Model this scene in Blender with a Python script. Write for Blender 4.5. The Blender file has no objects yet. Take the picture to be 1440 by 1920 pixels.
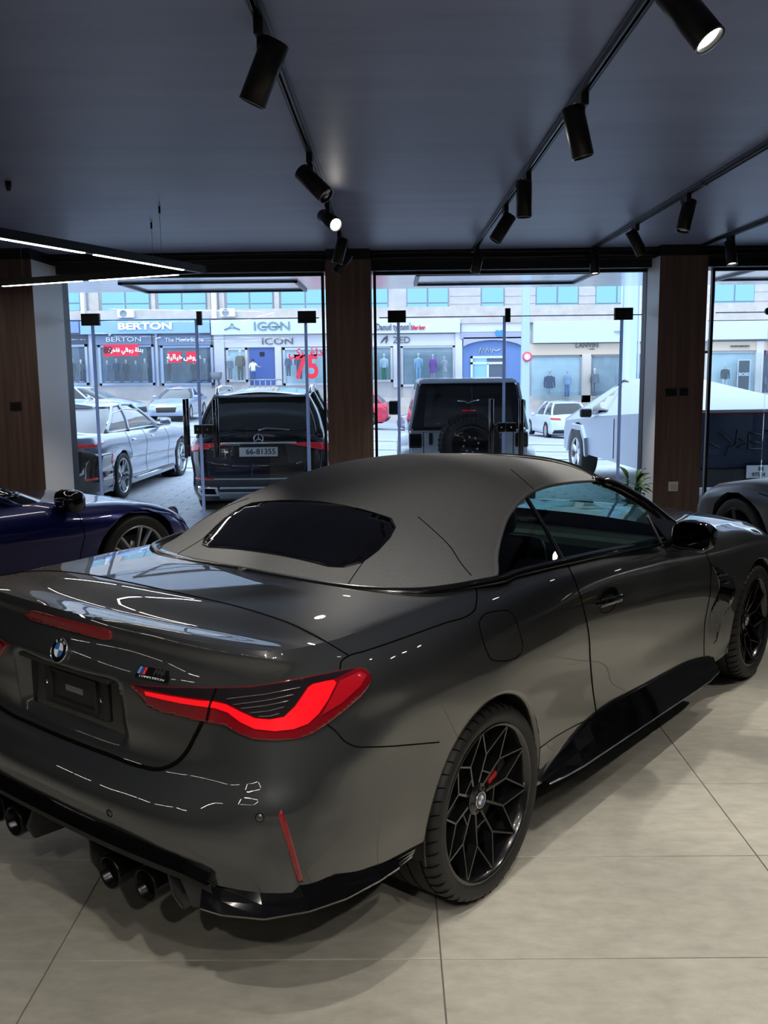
import bpy, bmesh, math, random
import numpy as np
from mathutils import Vector, Matrix
from mathutils.bvhtree import BVHTree
from mathutils.geometry import delaunay_2d_cdt
random.seed(7)
SC = bpy.context.scene
COL = SC.collection
PI = math.pi

# ------------------------------------------------------------------ camera
F_PX, CAM_H = 1750.0, 1.80
YAW, PITCH, ROLL = math.radians(0.54), math.atan((960-692)/1750.0), math.radians(-0.66)
cam_data = bpy.data.cameras.new('camera'); cam = bpy.data.objects.new('camera', cam_data)
COL.objects.link(cam); SC.camera = cam
cam_data.sensor_fit = 'VERTICAL'; cam_data.sensor_height = 24.0
cam_data.lens = 24.0*F_PX/1920.0; cam_data.clip_start = 0.05; cam_data.clip_end = 400
RC = Matrix.Rotation(YAW, 3, 'Z') @ Matrix.Rotation(PI/2-PITCH, 3, 'X') @ Matrix.Rotation(ROLL, 3, 'Z')
cam.matrix_world = Matrix.Translation((0, 0, CAM_H)) @ RC.to_4x4()
CAM = Vector((0, 0, CAM_H))
def ray(u, v): return RC @ Vector(((u-720)/F_PX, -(v-960)/F_PX, -1.0))
def at_y(u, v, y):            # point where the pixel's ray meets the vertical plane Y=y
    d = ray(u, v); return CAM + d*(y/d.y)
def at_z(u, v, z):
    d = ray(u, v); return CAM + d*((z-CAM_H)/d.z)

# ------------------------------------------------------------------ world, exposure
W = bpy.data.worlds.new('world'); SC.world = W; W.use_nodes = True
bg = W.node_tree.nodes['Background']
bg.inputs[0].default_value = (0.64, 0.80, 1.0, 1); bg.inputs[1].default_value = 3.0
SC.view_settings.view_transform = 'Standard'; SC.view_settings.look = 'None'
SC.view_settings.gamma = 1.0; SC.view_settings.use_curve_mapping = False
SC.view_settings.exposure = 0.0
sun_data = bpy.data.lights.new('sun', 'SUN'); sun_data.energy = 1.0; sun_data.angle = math.radians(12)
sun_data.color = (1.0, 0.93, 0.86)
sun = bpy.data.objects.new('sun', sun_data); COL.objects.link(sun)
sun.rotation_euler = (math.radians(40), 0, math.radians(-35)); sun.location = (0, 20, 30)

# ------------------------------------------------------------------ materials
def mat(name, col=(0.5, 0.5, 0.5), rough=0.5, metal=0.0, coat=0.0, emit=None, es=1.0, spec=0.5, trans=0.0, ior=1.45, coat_rough=0.03):
    m = bpy.data.materials.new(name); m.use_nodes = True
    b = m.node_tree.nodes['Principled BSDF']
    b.inputs['Base Color'].default_value = (*col, 1); b.inputs['Roughness'].default_value = rough
    b.inputs['Metallic'].default_value = metal; b.inputs['Coat Weight'].default_value = coat
    b.inputs['Coat Roughness'].default_value = coat_rough; b.inputs['Specular IOR Level'].default_value = spec
    b.inputs['IOR'].default_value = ior; b.inputs['Transmission Weight'].default_value = trans
    if emit: b.inputs['Emission Color'].default_value = (*emit, 1); b.inputs['Emission Strength'].default_value = es
    return m
def nt(m): return m.node_tree.nodes, m.node_tree.links, m.node_tree.nodes['Principled BSDF']
def noise_mat(name, c1, c2, scale=(1, 1, 1), nscale=5, rough=0.6, detail=6, bump=0.0, bscale=None, coat=0.0, obj_random=0.0, metal=0.0, spec=0.5):
    m = mat(name, c1, rough, metal=metal, coat=coat, spec=spec); N, L, B = nt(m)
    tc = N.new('ShaderNodeTexCoord'); mp = N.new('ShaderNodeMapping'); mp.inputs['Scale'].default_value = scale
    L.new(tc.outputs['Object'], mp.inputs[0]); src = mp.outputs[0]
    if obj_random:
        oi = N.new('ShaderNodeObjectInfo'); mul = N.new('ShaderNodeVectorMath'); mul.operation = 'MULTIPLY_ADD'
        cb = N.new('ShaderNodeCombineXYZ')
        L.new(oi.outputs['Random'], cb.inputs[0]); L.new(oi.outputs['Random'], cb.inputs[1])
        mul.inputs[1].default_value = (37, 91, 13); L.new(cb.outputs[0], mul.inputs[0]); L.new(mp.outputs[0], mul.inputs[2]); src = mul.outputs[0]
    n = N.new('ShaderNodeTexNoise'); n.inputs['Scale'].default_value = nscale; n.inputs['Detail'].default_value = detail
    n.inputs['Roughness'].default_value = 0.62
    L.new(src, n.inputs['Vector'])
    r = N.new('ShaderNodeValToRGB'); r.color_ramp.elements[0].position = 0.3; r.color_ramp.elements[1].position = 0.72
    r.color_ramp.elements[0].color = (*c1, 1); r.color_ramp.elements[1].color = (*c2, 1)
    L.new(n.outputs[0], r.inputs[0]); L.new(r.outputs[0], B.inputs['Base Color'])
    if bump:
        bp = N.new('ShaderNodeBump'); bp.inputs['Strength'].default_value = bump; bp.inputs['Distance'].default_value = 0.01
        n2 = N.new('ShaderNodeTexNoise'); n2.inputs['Scale'].default_value = bscale or nscale*3; n2.inputs['Detail'].default_value = 4
        L.new(src, n2.inputs['Vector']); L.new(n2.outputs[0], bp.inputs['Height']); L.new(bp.outputs[0], B.inputs['Normal'])
    return m
def glass_mat(name, tint=(0.9, 0.95, 1.0), refl=1.0, rough=0.0):
    m = bpy.data.materials.new(name); m.use_nodes = True; N = m.node_tree.nodes; L = m.node_tree.links; N.clear()
    o = N.new('ShaderNodeOutputMaterial'); mx = N.new('ShaderNodeMixShader'); t = N.new('ShaderNodeBsdfTransparent')
    g = N.new('ShaderNodeBsdfGlossy'); fr = N.new('ShaderNodeFresnel'); fr.inputs[0].default_value = 1.45
    mu = N.new('ShaderNodeMath'); mu.operation = 'MULTIPLY'; mu.inputs[1].default_value = refl
    t.inputs[0].default_value = (*tint, 1); g.inputs['Roughness'].default_value = rough
    L.new(fr.outputs[0], mu.inputs[0]); L.new(mu.outputs[0], mx.inputs[0]); L.new(t.outputs[0], mx.inputs[1]); L.new(g.outputs[0], mx.inputs[2])
    L.new(mx.outputs[0], o.inputs[0]); return m
def emis(name, col, s):
    return mat(name, (0.02, 0.02, 0.02), 0.4, emit=col, es=s)

M = {}
M['tile'] = noise_mat('floor_tile', (0.355, 0.337, 0.288), (0.495, 0.473, 0.408), (1, 2.0, 1), 9, 0.36, 14, 0.06, 90, obj_random=1, spec=0.35)
M['grout'] = mat('grout', (0.16, 0.15, 0.13), 0.9)
M['ceiling'] = noise_mat('ceiling_paint', (0.235, 0.275, 0.46), (0.30, 0.34, 0.54), (0.35, 2.6, 1), 1.8, 0.42, 7)
M['wall'] = noise_mat('wall_paint', (0.30, 0.305, 0.32), (0.34, 0.345, 0.36), (1, 1, 1), 2, 0.7)
M['wall_dark'] = noise_mat('wall_paint_dark', (0.045, 0.047, 0.055), (0.06, 0.062, 0.07), (1, 1, 1), 2, 0.7)
M['beam'] = mat('beam_black', (0.012, 0.013, 0.017), 0.5)
M['wood'] = noise_mat('dark_wood', (0.10, 0.062, 0.052), (0.21, 0.13, 0.105), (9, 9, 0.35), 3, 0.5, 8, 0.08, 14)
M['reveal'] = mat('grey_reveal', (0.88, 0.88, 0.90), 0.35)
M['black'] = mat('black_metal', (0.008, 0.008, 0.009), 0.42)
M['black_gloss'] = mat('black_gloss', (0.004, 0.004, 0.005), 0.06, coat=1.0)
M['black_plastic'] = mat('black_plastic', (0.014, 0.014, 0.015), 0.45)
M['dark_void'] = mat('dark_void', (0.003, 0.003, 0.003), 0.9, spec=0.1)
M['rubber'] = mat('tyre_rubber', (0.013, 0.013, 0.013), 0.55)
M['chrome'] = mat('chrome', (0.8, 0.81, 0.83), 0.08, metal=1.0)
M['alu'] = mat('aluminium', (0.36, 0.38, 0.43), 0.32, metal=1.0)
M['white'] = mat('white_plastic', (0.75, 0.75, 0.76), 0.4)
M['glass'] = glass_mat('clear_glass', (0.93, 0.965, 1.0), 0.85)
def translucent(name, c, t=.6):
    m = bpy.data.materials.new(name); m.use_nodes = True; N = m.node_tree.nodes; L = m.node_tree.links; N.clear()
    o = N.new('ShaderNodeOutputMaterial'); mx = N.new('ShaderNodeMixShader'); d = N.new('ShaderNodeBsdfDiffuse'); tr = N.new('ShaderNodeBsdfTranslucent')
    d.inputs[0].default_value = (*c, 1); tr.inputs[0].default_value = (*c, 1); mx.inputs[0].default_value = t
    L.new(d.outputs[0], mx.inputs[1]); L.new(tr.outputs[0], mx.inputs[2]); L.new(mx.outputs[0], o.inputs[0]); return m
M['glass_edge'] = translucent('glass_edge', (0.72, 0.80, 1.0), .8)
M['led'] = emis('led_strip', (1.0, 0.94, 0.84), 26.0)
M['lamp_on'] = emis('lamp_on', (1.0, 0.95, 0.86), 20.0)
M['lamp_off'] = mat('lamp_reflector', (0.5, 0.5, 0.5), 0.2, metal=1.0)

# ------------------------------------------------------------------ mesh helpers
def link(o, parent=None):
    COL.objects.link(o)
    if parent is not None: o.parent = parent
    return o
def mesh_data(name, V, Fc, mats, smooth=True, fm=None):
    me = bpy.data.meshes.new(name); me.from_pydata([tuple(map(float, v)) for v in V], [], [tuple(int(i) for i in f) for f in Fc])
    for m in (mats if isinstance(mats, (list, tuple)) else [mats]): me.materials.append(m)
    if smooth: me.polygons.foreach_set('use_smooth', [True]*len(me.polygons))
    if fm is not None: me.polygons.foreach_set('material_index', [int(i) for i in fm])
    me.update(); return me
def obj(name, V, Fc, mats, parent=None, smooth=True, fm=None):
    return link(bpy.data.objects.new(name, mesh_data(name, V, Fc, mats, smooth, fm)), parent)
def from_bm(name, bm, mats, parent=None, smooth=False, recalc=True):
    if recalc: bmesh.ops.recalc_face_normals(bm, faces=bm.faces[:])
    me = bpy.data.meshes.new(name); bm.to_mesh(me); bm.free()
    for m in (mats if isinstance(mats, (list, tuple)) else [mats]): me.materials.append(m)
    if smooth: me.polygons.foreach_set('use_smooth', [True]*len(me.polygons))
    return link(bpy.data.objects.new(name, me), parent)
def thing(name, label, cat, loc=(0, 0, 0), rotz=0.0, group=None):
    o = bpy.data.objects.new(name, None); COL.objects.link(o); o.empty_display_size = 0.1
    o.location = loc; o.rotation_euler = (0, 0, rotz); return tag(o, label, cat, group)
def tag(o, label, cat, group=None):
    o['label'] = label; o['category'] = cat
    if group: o['group'] = group
    return o
def struct(o): o['kind'] = 'structure'; return o
def box_bm(bm, c, s, bevel=0.0, rot=None):
    g = bmesh.ops.create_cube(bm, size=1.0); vs = g['verts']
    for v in vs: v.co = Vector((v.co.x*s[0], v.co.y*s[1], v.co.z*s[2]))
    if bevel > 0:
        es = list({e for v in vs for e in v.link_edges})
        r = bmesh.ops.bevel(bm, geom=es, offset=bevel, segments=2, affect='EDGES', profile=0.5)
        vs = list({v for f in r['faces'] for v in f.verts} | {v for v in vs if v.is_valid})
        seen = set(vs); st = list(vs)
        while st:
            v = st.pop()
            for e in v.link_edges:
                w = e.other_vert(v)
                if w not in seen: seen.add(w); st.append(w)
        vs = list(seen)
    for v in vs:
        p = v.co.copy()
        if rot is not None: p = rot @ p
        v.co = p + Vector(c)
    return vs
def box(name, lo, hi, m, parent=None, bevel=0.0):
    bm = bmesh.new(); c = [(a+b)/2 for a, b in zip(lo, hi)]; s = [abs(b-a) for a, b in zip(lo, hi)]
    box_bm(bm, c, s, bevel); return from_bm(name, bm, m, parent)
def boxes(name, lst, m, parent=None, bevel=0.0):
    bm = bmesh.new()
    for lo, hi in lst: box_bm(bm, [(a+b)/2 for a, b in zip(lo, hi)], [abs(b-a) for a, b in zip(lo, hi)], bevel)
    return from_bm(name, bm, m, parent)
def tube_data(P, r, n=8, cap=True, closed=False):
    P = [Vector(p) for p in P]; V = []; Fc = []; N = len(P); rr = r if isinstance(r, (list, tuple)) else [r]*N
    prev = None
    for i, p in enumerate(P):
        a = P[(i-1) % N] if (closed or i > 0) else p; b = P[(i+1) % N] if (closed or i < N-1) else p
        t = (b-a); t = t.normalized() if t.length > 1e-9 else Vector((0, 0, 1))
        if prev is None:
            u = t.orthogonal().normalized()
        else:
            u = prev - t*prev.dot(t); u = u.normalized() if u.length > 1e-6 else t.orthogonal().normalized()
        prev = u; w = t.cross(u)
        for k in range(n):
            an = 2*PI*k/n; V.append(p + (u*math.cos(an)+w*math.sin(an))*rr[i])
    for i in range(N if closed else N-1):
        for k in range(n):
            a = i*n+k; b = i*n+(k+1) % n; c = ((i+1) % N)*n+(k+1) % n; d = ((i+1) % N)*n+k
            Fc.append((a, b, c, d))
    if cap and not closed:
        Fc.append(tuple(range(n-1, -1, -1))); Fc.append(tuple((N-1)*n+k for k in range(n)))
    return V, Fc
def tube(name, P, r, m, parent=None, n=8, closed=False):
    V, Fc = tube_data(P, r, n, True, closed); return obj(name, V, Fc, m, parent)
def tubes(name, lst, m, parent=None, n=8):
    V = []; Fc = []
    for P, r in lst:
        v, f = tube_data(P, r, n); o = len(V); V += v; Fc += [tuple(i+o for i in q) for q in f]
    return obj(name, V, Fc, m, parent)
def lathe_data(prof, n=32, axis='z', cap=False):
    V = []; Fc = []
    for (r, h) in prof:
        for k in range(n):
            a = 2*PI*k/n; c, s = r*math.cos(a), r*math.sin(a)
            V.append((c, s, h) if axis == 'z' else ((h, c, s) if axis == 'x' else (c, h, s)))
    for i in range(len(prof)-1):
        for k in range(n): Fc.append((i*n+k, i*n+(k+1) % n, (i+1)*n+(k+1) % n, (i+1)*n+k))
    if cap:
        Fc.append(tuple(range(n-1, -1, -1))); Fc.append(tuple((len(prof)-1)*n+k for k in range(n)))
    return V, Fc
def lathe(name, prof, m, parent=None, n=32, axis='z', cap=False, loc=None):
    V, Fc = lathe_data(prof, n, axis, cap); o = obj(name, V, Fc, m, parent)
    if loc is not None: o.location = loc
    return o
def prism(name, poly, h, m, parent=None, bevel=0.0, smooth=False):
    """poly: list of 3D points in a plane; h: extrusion vector"""
    bm = bmesh.new(); vs = [bm.verts.new(p) for p in poly]; f = bm.faces.new(vs)
    r = bmesh.ops.extrude_face_region(bm, geom=[f]); ev = [e for e in r['geom'] if isinstance(e, bmesh.types.BMVert)]
    bmesh.ops.translate(bm, verts=ev, vec=Vector(h))
    if bevel: bmesh.ops.bevel(bm, geom=bm.edges[:], offset=bevel, segments=2, affect='EDGES')
    return from_bm(name, bm, m, parent, smooth)
def text_mesh(name, body, size, m, parent=None, extrude=0.004, align='CENTER', shear=0.0, font=None, bold=0.0, sx=1.0):
    cu = bpy.data.curves.new(name+'_cu', 'FONT'); cu.body = body; cu.size = size; cu.extrude = extrude
    cu.align_x = align; cu.align_y = 'CENTER'; cu.shear = shear; cu.offset = bold; cu.resolution_u = 3
    ob = bpy.data.objects.new(name+'_tmp', cu); COL.objects.link(ob)
    dg = bpy.context.evaluated_depsgraph_get(); me = bpy.data.meshes.new_from_object(ob.evaluated_get(dg))
    bpy.data.objects.remove(ob); bpy.data.curves.remove(cu)
    me.materials.clear(); me.materials.append(m); me.name = name
    if sx != 1.0: me.transform(Matrix.Diagonal((sx, 1, 1, 1)))
    o = bpy.data.objects.new(name, me); return link(o, parent)
def copy_tree(o, parent=None):
    c = o.copy(); COL.objects.link(c); c.parent = parent
    for ch in o.children: copy_tree(ch, c)
    return c

# spline densifying of control grids
def hermite(P, ns, sym0=None, sym1=None):
    """P (n,k) control rows; ns: subdivisions per segment; returns dense rows (Catmull-Rom, chord length)"""
    P = np.asarray(P, float); n = len(P)
    h = np.linalg.norm((P[1:]-P[:-1]).reshape(n-1, -1), axis=1)/max(1, math.sqrt(P[0].size/3)); h = np.maximum(h, 1e-6)
    T = np.zeros_like(P)
    for i in range(n):
        if 0 < i < n-1:
            a = (P[i]-P[i-1])/h[i-1]; b = (P[i+1]-P[i])/h[i]; T[i] = (a*h[i]+b*h[i-1])/(h[i]+h[i-1])
        elif i == 0:
            T[i] = (P[1]-P[0])/h[0]
            if sym0 is not None: T[i] = T[i]*np.array(sym0)
        else:
            T[i] = (P[-1]-P[-2])/h[-1]
            if sym1 is not None: T[i] = T[i]*np.array(sym1)
    out = []
    for i in range(n-1):
        k = ns[i] if isinstance(ns, (list, tuple)) else ns
        for j in range(k):
            t = j/k; t2, t3 = t*t, t*t*t
            out.append((2*t3-3*t2+1)*P[i]+(t3-2*t2+t)*h[i]*T[i]+(-2*t3+3*t2)*P[i+1]+(t3-t2)*h[i]*T[i+1])
    out.append(P[-1]); return np.array(out)
def dense_grid(G, du, dv, sym0=None, sym1=None):
    """G[row][col] -> dense (rows, cols, 3)"""
    G = np.asarray(G, float); R, C, _ = G.shape
    ns = [max(1, int(math.ceil(np.linalg.norm(G[:, j+1]-G[:, j], axis=1).max()/du))) for j in range(C-1)]
    A = np.stack([hermite(G[i], ns, sym0, sym1) for i in range(R)])
    ns = [max(1, int(math.ceil(np.linalg.norm(A[i+1]-A[i], axis=1).max()/dv))) for i in range(R-1)]
    return np.stack([hermite(A[:, j], ns) for j in range(A.shape[1])], axis=1)
def grid_faces(r, c, off=0, flip=False):
    Fc = []
    for i in range(r-1):
        for j in range(c-1):
            q = (off+i*c+j, off+i*c+j+1, off+(i+1)*c+j+1, off+(i+1)*c+j)
            Fc.append(q[::-1] if flip else q)
    return Fc
def weld(V, Fc, tol=1e-4):
    V = np.asarray(V, float); key = {}; idx = np.zeros(len(V), int); out = []
    for i, p in enumerate(np.round(V/tol).astype(np.int64)):
        k = tuple(p)
        if k not in key: key[k] = len(out); out.append(V[i])
        idx[i] = key[k]
    nf = []
    for f in Fc:
        g = []
        for i in f:
            j = int(idx[i])
            if not g or (j != g[-1]): g.append(j)
        if len(g) > 1 and g[0] == g[-1]: g.pop()
        if len(set(g)) == len(g) >= 3: nf.append(tuple(g))
    return np.array(out), nf
# ================================================================== showroom shell
X0, X1, Y0, YW, ZC = -7.2, 8.0, -5.0, 10.5, 3.04
floor = struct(box('floor', (X0, Y0, -0.10), (X1, YW+0.15, -0.006), M['grout']))
TX, TY = 1.2035, 0.605
def tile_mesh(w, d):
    bm = bmesh.new(); box_bm(bm, (0, 0, -0.006), (w, d, 0.012))
    es = [e for e in bm.edges if all(v.co.z > -0.003 for v in e.verts)]
    bmesh.ops.bevel(bm, geom=es, offset=0.0015, segments=1, affect='EDGES')
    me = bpy.data.meshes.new('tile'); bm.to_mesh(me); bm.free(); me.materials.append(M['tile']); return me
tm = tile_mesh(TX-0.004, TY-0.004)
for i in range(-4, 6):
    for j in range(-9, 14):
        cx = 0.135+(i+0.5)*TX; cy = 2.637+(j-0.5)*TY
        if cx-TX/2 < X0-0.9 or cx+TX/2 > X1+0.9 or cy > YW+0.15-TY/2: continue
        t = bpy.data.objects.new('tile', tm); link(t, floor); t.location = (cx, cy, 0)
struct(box('ceiling', (X0, Y0, ZC), (X1, YW+0.1, ZC+0.2), M['ceiling']))
struct(box('wall_left', (X0-0.2, Y0, -0.1), (X0, YW+0.1, ZC+0.2), M['wall_dark']))
struct(box('wall_right', (X1, Y0, -0.1), (X1+0.2, YW+0.1, ZC+0.2), M['wall_dark']))
struct(box('wall_rear', (X0-0.2, Y0-0.2, -0.1), (X1+0.2, Y0, ZC+0.2), M['wall']))
# header beam above the shop window with recessed lower step, and two conduits
hb = struct(boxes('trim_1', [((X0, 10.30, 2.845), (X1, YW+0.25, ZC)), ((X0, 10.18, 2.93), (X1, 10.30, ZC))], M['beam']))
for k, zz in enumerate((3.018, 2.962)):
    pts = [(X0+i*0.5, 10.16, zz+0.006*math.sin(i*1.7+k)) for i in range(int((X1-X0)/0.5)+1)]
    tag(tube('conduit', pts, 0.014, M['black'], None, 8), ['black cable conduit running along the top of the window beam', 'lower black cable conduit under the first on the window beam'][k], 'conduit')
# wood clad pillars: outer face, grey returns, shadow gap boards
def pillar(name, xa, xb, ya, boards, reveal_left, reveal_right):
    core = struct(box(name, (xa+0.012, ya+0.012, -0.0), (xb-0.012, YW+0.2, ZC), M['beam']))
    w = (xb-xa)/boards
    for i in range(boards):
        box('board', (xa+i*w+0.0015, ya, 0.0), (xa+(i+1)*w-0.0015, ya+0.012, 2.93), M['wood'], core)
    for s, on in ((0, reveal_left), (1, reveal_right)):
        x = xa if s == 0 else xb-0.012
        box('return_panel', (x, ya+0.012, 0), (x+0.012, YW-0.03, 2.93), M['reveal'] if on else M['wood'], core)
    return core
pl = at_y(62, 560, 9.6).x; pr = at_y(1236, 560, 9.98).x; pr2 = at_y(1326, 560, 9.98).x
pc = at_y(610.5, 560, 9.98).x; pc2 = at_y(695.5, 560, 9.98).x
pillar('pillar_left', pl-1.35, pl, 9.6, 3, False, True)
pillar('pillar_centre', pc, pc2, 9.98, 1, False, False)
pcol = pillar('pillar_right', pr, pr2, 9.98, 1, True, False)
pillar('pillar_far_right', pr2+3.05, pr2+3.6, 9.98, 1, True, False)
struct(box('wall_front_left', (X0, 9.6, 0), (pl-1.36, YW+0.2, ZC), M['wall_dark']))
struct(box('wall_front_right', (pr2+3.61, 9.98, 0), (X1, YW+0.2, ZC), M['wall_dark']))
# sockets and switch plates on the right pillar
sk = at_y(1262, 912, 9.98)
so = thing('wall_socket', 'white square power socket low on the wood pillar', 'socket', (sk.x, 9.98, sk.z))
box('plate', (-0.05, -0.012, -0.05), (0.05, 0, 0.05), M['white'], so, 0.003)
box('socket_face', (-0.033, -0.016, -0.033), (0.033, -0.011, 0.033), mat('socket_cream', (0.62, 0.60, 0.56), 0.35), so, 0.002)
for u, v, n in ((1258, 736, 0), (1282, 735, 1)):
    p = at_y(u, v, 9.98)
    o = thing('switch_plate', ['dark switch plate on the wood pillar, beside a narrower one', 'narrow dark switch plate beside the wider plate on the wood pillar'][n], 'switch', (p.x, 9.98, p.z))
    hw = 0.06 if n == 0 else 0.045
    box('plate', (-hw, -0.010, -0.04), (hw, 0, 0.04), M['black_plastic'], o, 0.003)
    for s in (-1, 1): box('rocker', (s*hw*0.45-hw*0.4, -0.014, -0.028), (s*hw*0.45+hw*0.4, -0.009, 0.028), M['black'], o, 0.002)
p = at_y(62/1.0-32, 762, 9.6)
o = thing('switch_plate', 'dark switch plate on the broad wood wall beside the sedan window', 'switch', (p.x, 9.6, p.z))
box('plate', (-0.06, -0.010, -0.045), (0.06, 0, 0.045), M['black_plastic'], o, 0.003); box('rocker', (-0.03, -0.014, -0.03), (0.03, -0.009, 0.03), M['black'], o, 0.002)

# glazed shop front: fixed panes, transoms, two-leaf glass doors with patch fittings
def pane(name, xa, xb, za, zb, y, parent, edges='lrtb'):
    o = box(name, (xa, y-0.006, za), (xb, y+0.006, zb), M['glass'], parent)
    ew = 0.032
    segs = []
    if 'l' in edges: segs.append(((xa, y-0.009, za), (xa+ew, y+0.009, zb)))
    if 'r' in edges: segs.append(((xb-ew, y-0.009, za), (xb, y+0.009, zb)))
    if 't' in edges: segs.append(((xa+ew, y-0.008, zb-0.012), (xb-ew, y+0.008, zb)))
    if segs: boxes('polished_edge', segs, M['glass_edge'], o)
    return o
def X(u, v=700): return at_y(u, v, YW).x
def Z(u, v): return at_y(u, v, YW).z
def bay(n, ua, ub, hl, hc, hr, vt, handles, lock, fit=True):
    xa, xb = X(ua), X(ub); zt = 2.845; zd = Z((ua+ub)/2, vt)
    w = struct(boxes('window_%d' % n, [((xa, YW-0.03, 0), (xa+0.03, YW+0.03, zt)), ((xb-0.03, YW-0.03, 0), (xb, YW+0.03, zt)),
                     ((xa, YW-0.03, zt-0.03), (xb, YW+0.03, zt)), ((xa, YW-0.03, -0.01), (xb, YW+0.03, 0.02))], M['black']))
    pane('pane', xa+0.03, xb-0.03, zd+0.004, zt-0.03, YW, w, '')
    if not fit: return w, zd
    l, c, r = X(hl), X(hc), X(hr)
    pane('pane', xa+0.03, l-0.004, 0.02, zd-0.004, YW, w, 't'); pane('pane', r+0.004, xb-0.03, 0.02, zd-0.004, YW, w, 't')
    d = struct(boxes('door_%d' % n, [((l-0.10, YW-0.025, zd-0.065), (l+0.10, YW+0.025, zd+0.065)), ((r-0.10, YW-0.025, zd-0.065), (r+0.10, YW+0.025, zd+0.065)),
                                       ((c-0.028, YW-0.025, zd-0.075), (c+0.028, YW+0.025, zd+0.075)),
                                       ((l-0.09, YW-0.025, 0.0), (l+0.09, YW+0.025, 0.06)), ((r-0.09, YW-0.025, 0.0), (r+0.09, YW+0.025, 0.06))], M['black']))
    for s, (a, b) in enumerate(((l, c-0.02), (c-0.012, r))):
        lf = pane('door_leaf', a, b, 0.02, zd-0.004, YW, d, 'lrt' if s == 0 else 'rt')
        hx = X(handles[s], 800); z0, z1 = Z(handles[s], 857), Z(handles[s], 748)
        hb_ = tubes('pull_handle', [([(hx, YW-0.075, z0), (hx, YW-0.075, z1)], 0.019), ([(hx, YW+0.075, z0), (hx, YW+0.075, z1)], 0.019)] +
                    [([(hx, YW-0.075, z), (hx, YW+0.075, z)], 0.011) for z in (z0+0.12, z1-0.12)], M['black_gloss'], lf, 12)
        zl = Z(*lock); lx0, lx1 = (c-0.105, c-0.022) if s == 0 else (c-0.010, c+0.10)
        lk = box('lock_case', (lx0, YW-0.03, zl-0.05), (lx1, YW+0.03, zl+0.05), M['black'], lf, 0.003)
        lathe('lock_cylinder', [(0.011, 0), (0.011, 0.006), (0, 0.006)], M['chrome'], lk, 12, 'y', loc=((lx0+lx1)/2, YW-0.036, zl))
    return w, zd
bay(1, 121, 611, 176, 378, 578, 597, (350, 405), (380, 805))
bay(2, 702, 1211, 745, 951, 1166, 591, (921, 977), (949, 801))
w3, zd3 = bay(3, 1327, 1770, 0, 0, 0, 582, None, None, False)
xa, xb = X(1327)+0.03, X(1770)-0.03; xm = X(1436)
pane('pane', xa, xm, 0.02, zd3-0.004, YW, w3, 't'); pane('pane', xm+0.006, xb, 0.02, zd3-0.004, YW, w3, 't')
lathe('glass_clamp', [(0, -0.03), (0.04, -0.03), (0.04, 0.03), (0, 0.03)], M['black'], w3, 20, 'y', loc=(xm, YW, zd3))

# exterior canopy soffit with black light frames
M['soffit'] = noise_mat('soffit_gloss', (0.80, 0.83, 0.90), (0.88, 0.90, 0.95), (0.6, 3, 1), 1.2, 0.12, 4, 0.35, 1.2, metal=.5)
sof = struct(box('ceiling_canopy', (X0-1, YW+0.26, 3.05), (X1+2, 15.1, 3.3), M['soffit']))
for k, (ua, ub, vb) in enumerate(((268, 578, 545), (776, 1074, 531), (1345, 1640, 522))):
    a = at_z(ua, vb, 3.05); b = at_z(ub, vb, 3.05); yb = (a.y+b.y)/2; ya = yb-1.55
    fr = boxes('canopy_light', [((a.x, ya, 3.02), (b.x, ya+0.05, 3.052)), ((a.x, yb-0.05, 3.02), (b.x, yb, 3.052)),
               ((a.x, ya, 3.02), (a.x+0.05, yb, 3.052)), ((b.x-0.05, ya, 3.02), (b.x, yb, 3.052))], M['black'])
    tag(fr, ['black rectangular frame on the canopy soffit above the sedan and wagon', 'black rectangular frame on the canopy soffit above the off-roader', 'black rectangular frame on the canopy soffit above the dark tailgate'][k], 'light frame')
# ================================================================== the grey convertible (car axes: x right, y forward, z up, origin under the rear axle)
CA = Vector((-0.4122, 3.5602, 0)); CTH = 0.66153
CM = Matrix(((math.cos(CTH), math.sin(CTH), 0), (-math.sin(CTH), math.cos(CTH), 0), (0, 0, 1)))  # columns: right, forward, up
CL = CM.transposed() @ (CAM-CA)
M['paint'] = mat('graphite_paint', (0.026, 0.028, 0.030), 0.42, metal=0.2, coat=1.0, coat_rough=0.01)
nt(M['paint'])[2].inputs['Coat IOR'].default_value = 1.9
M['fabric'] = noise_mat('soft_top_fabric', (0.185, 0.187, 0.19), (0.215, 0.217, 0.22), (1, 1, 1), 120, 0.95, 3, 0.10, 260, spec=0.15)
M['seal'] = mat('seal_black', (0.004, 0.004, 0.004), 0.22, coat=0.5)
M['gap'] = mat('panel_gap', (0.0015, 0.0015, 0.0015), 0.8, spec=0.1)
M['tint'] = glass_mat('tinted_glass', (0.50, 0.66, 0.64), 1.0)
M['dark_glass'] = mat('dark_glass', (0.002, 0.002, 0.003), 0.03, coat=1.0)
M['seat'] = mat('seat_leather', (0.012, 0.012, 0.013), 0.5)
M['lamp_red'] = mat('lamp_red', (0.16, 0.004, 0.008), 0.12, coat=1.0)
M['lamp_smoke'] = mat('lamp_smoke', (0.012, 0.010, 0.012), 0.08, coat=1.0)
M['lamp_glow'] = mat('lamp_glow', (0.25, 0.0, 0.004), 0.3, emit=(1.0, 0.006, 0.012), es=0.80, coat=1.0)
M['reflector'] = mat('reflector_red', (0.20, 0.010, 0.014), 0.15, coat=1.0)

car = thing('convertible_car', 'dark grey convertible with black soft top and black wheels on the showroom floor', 'car', CA, -CTH)
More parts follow.
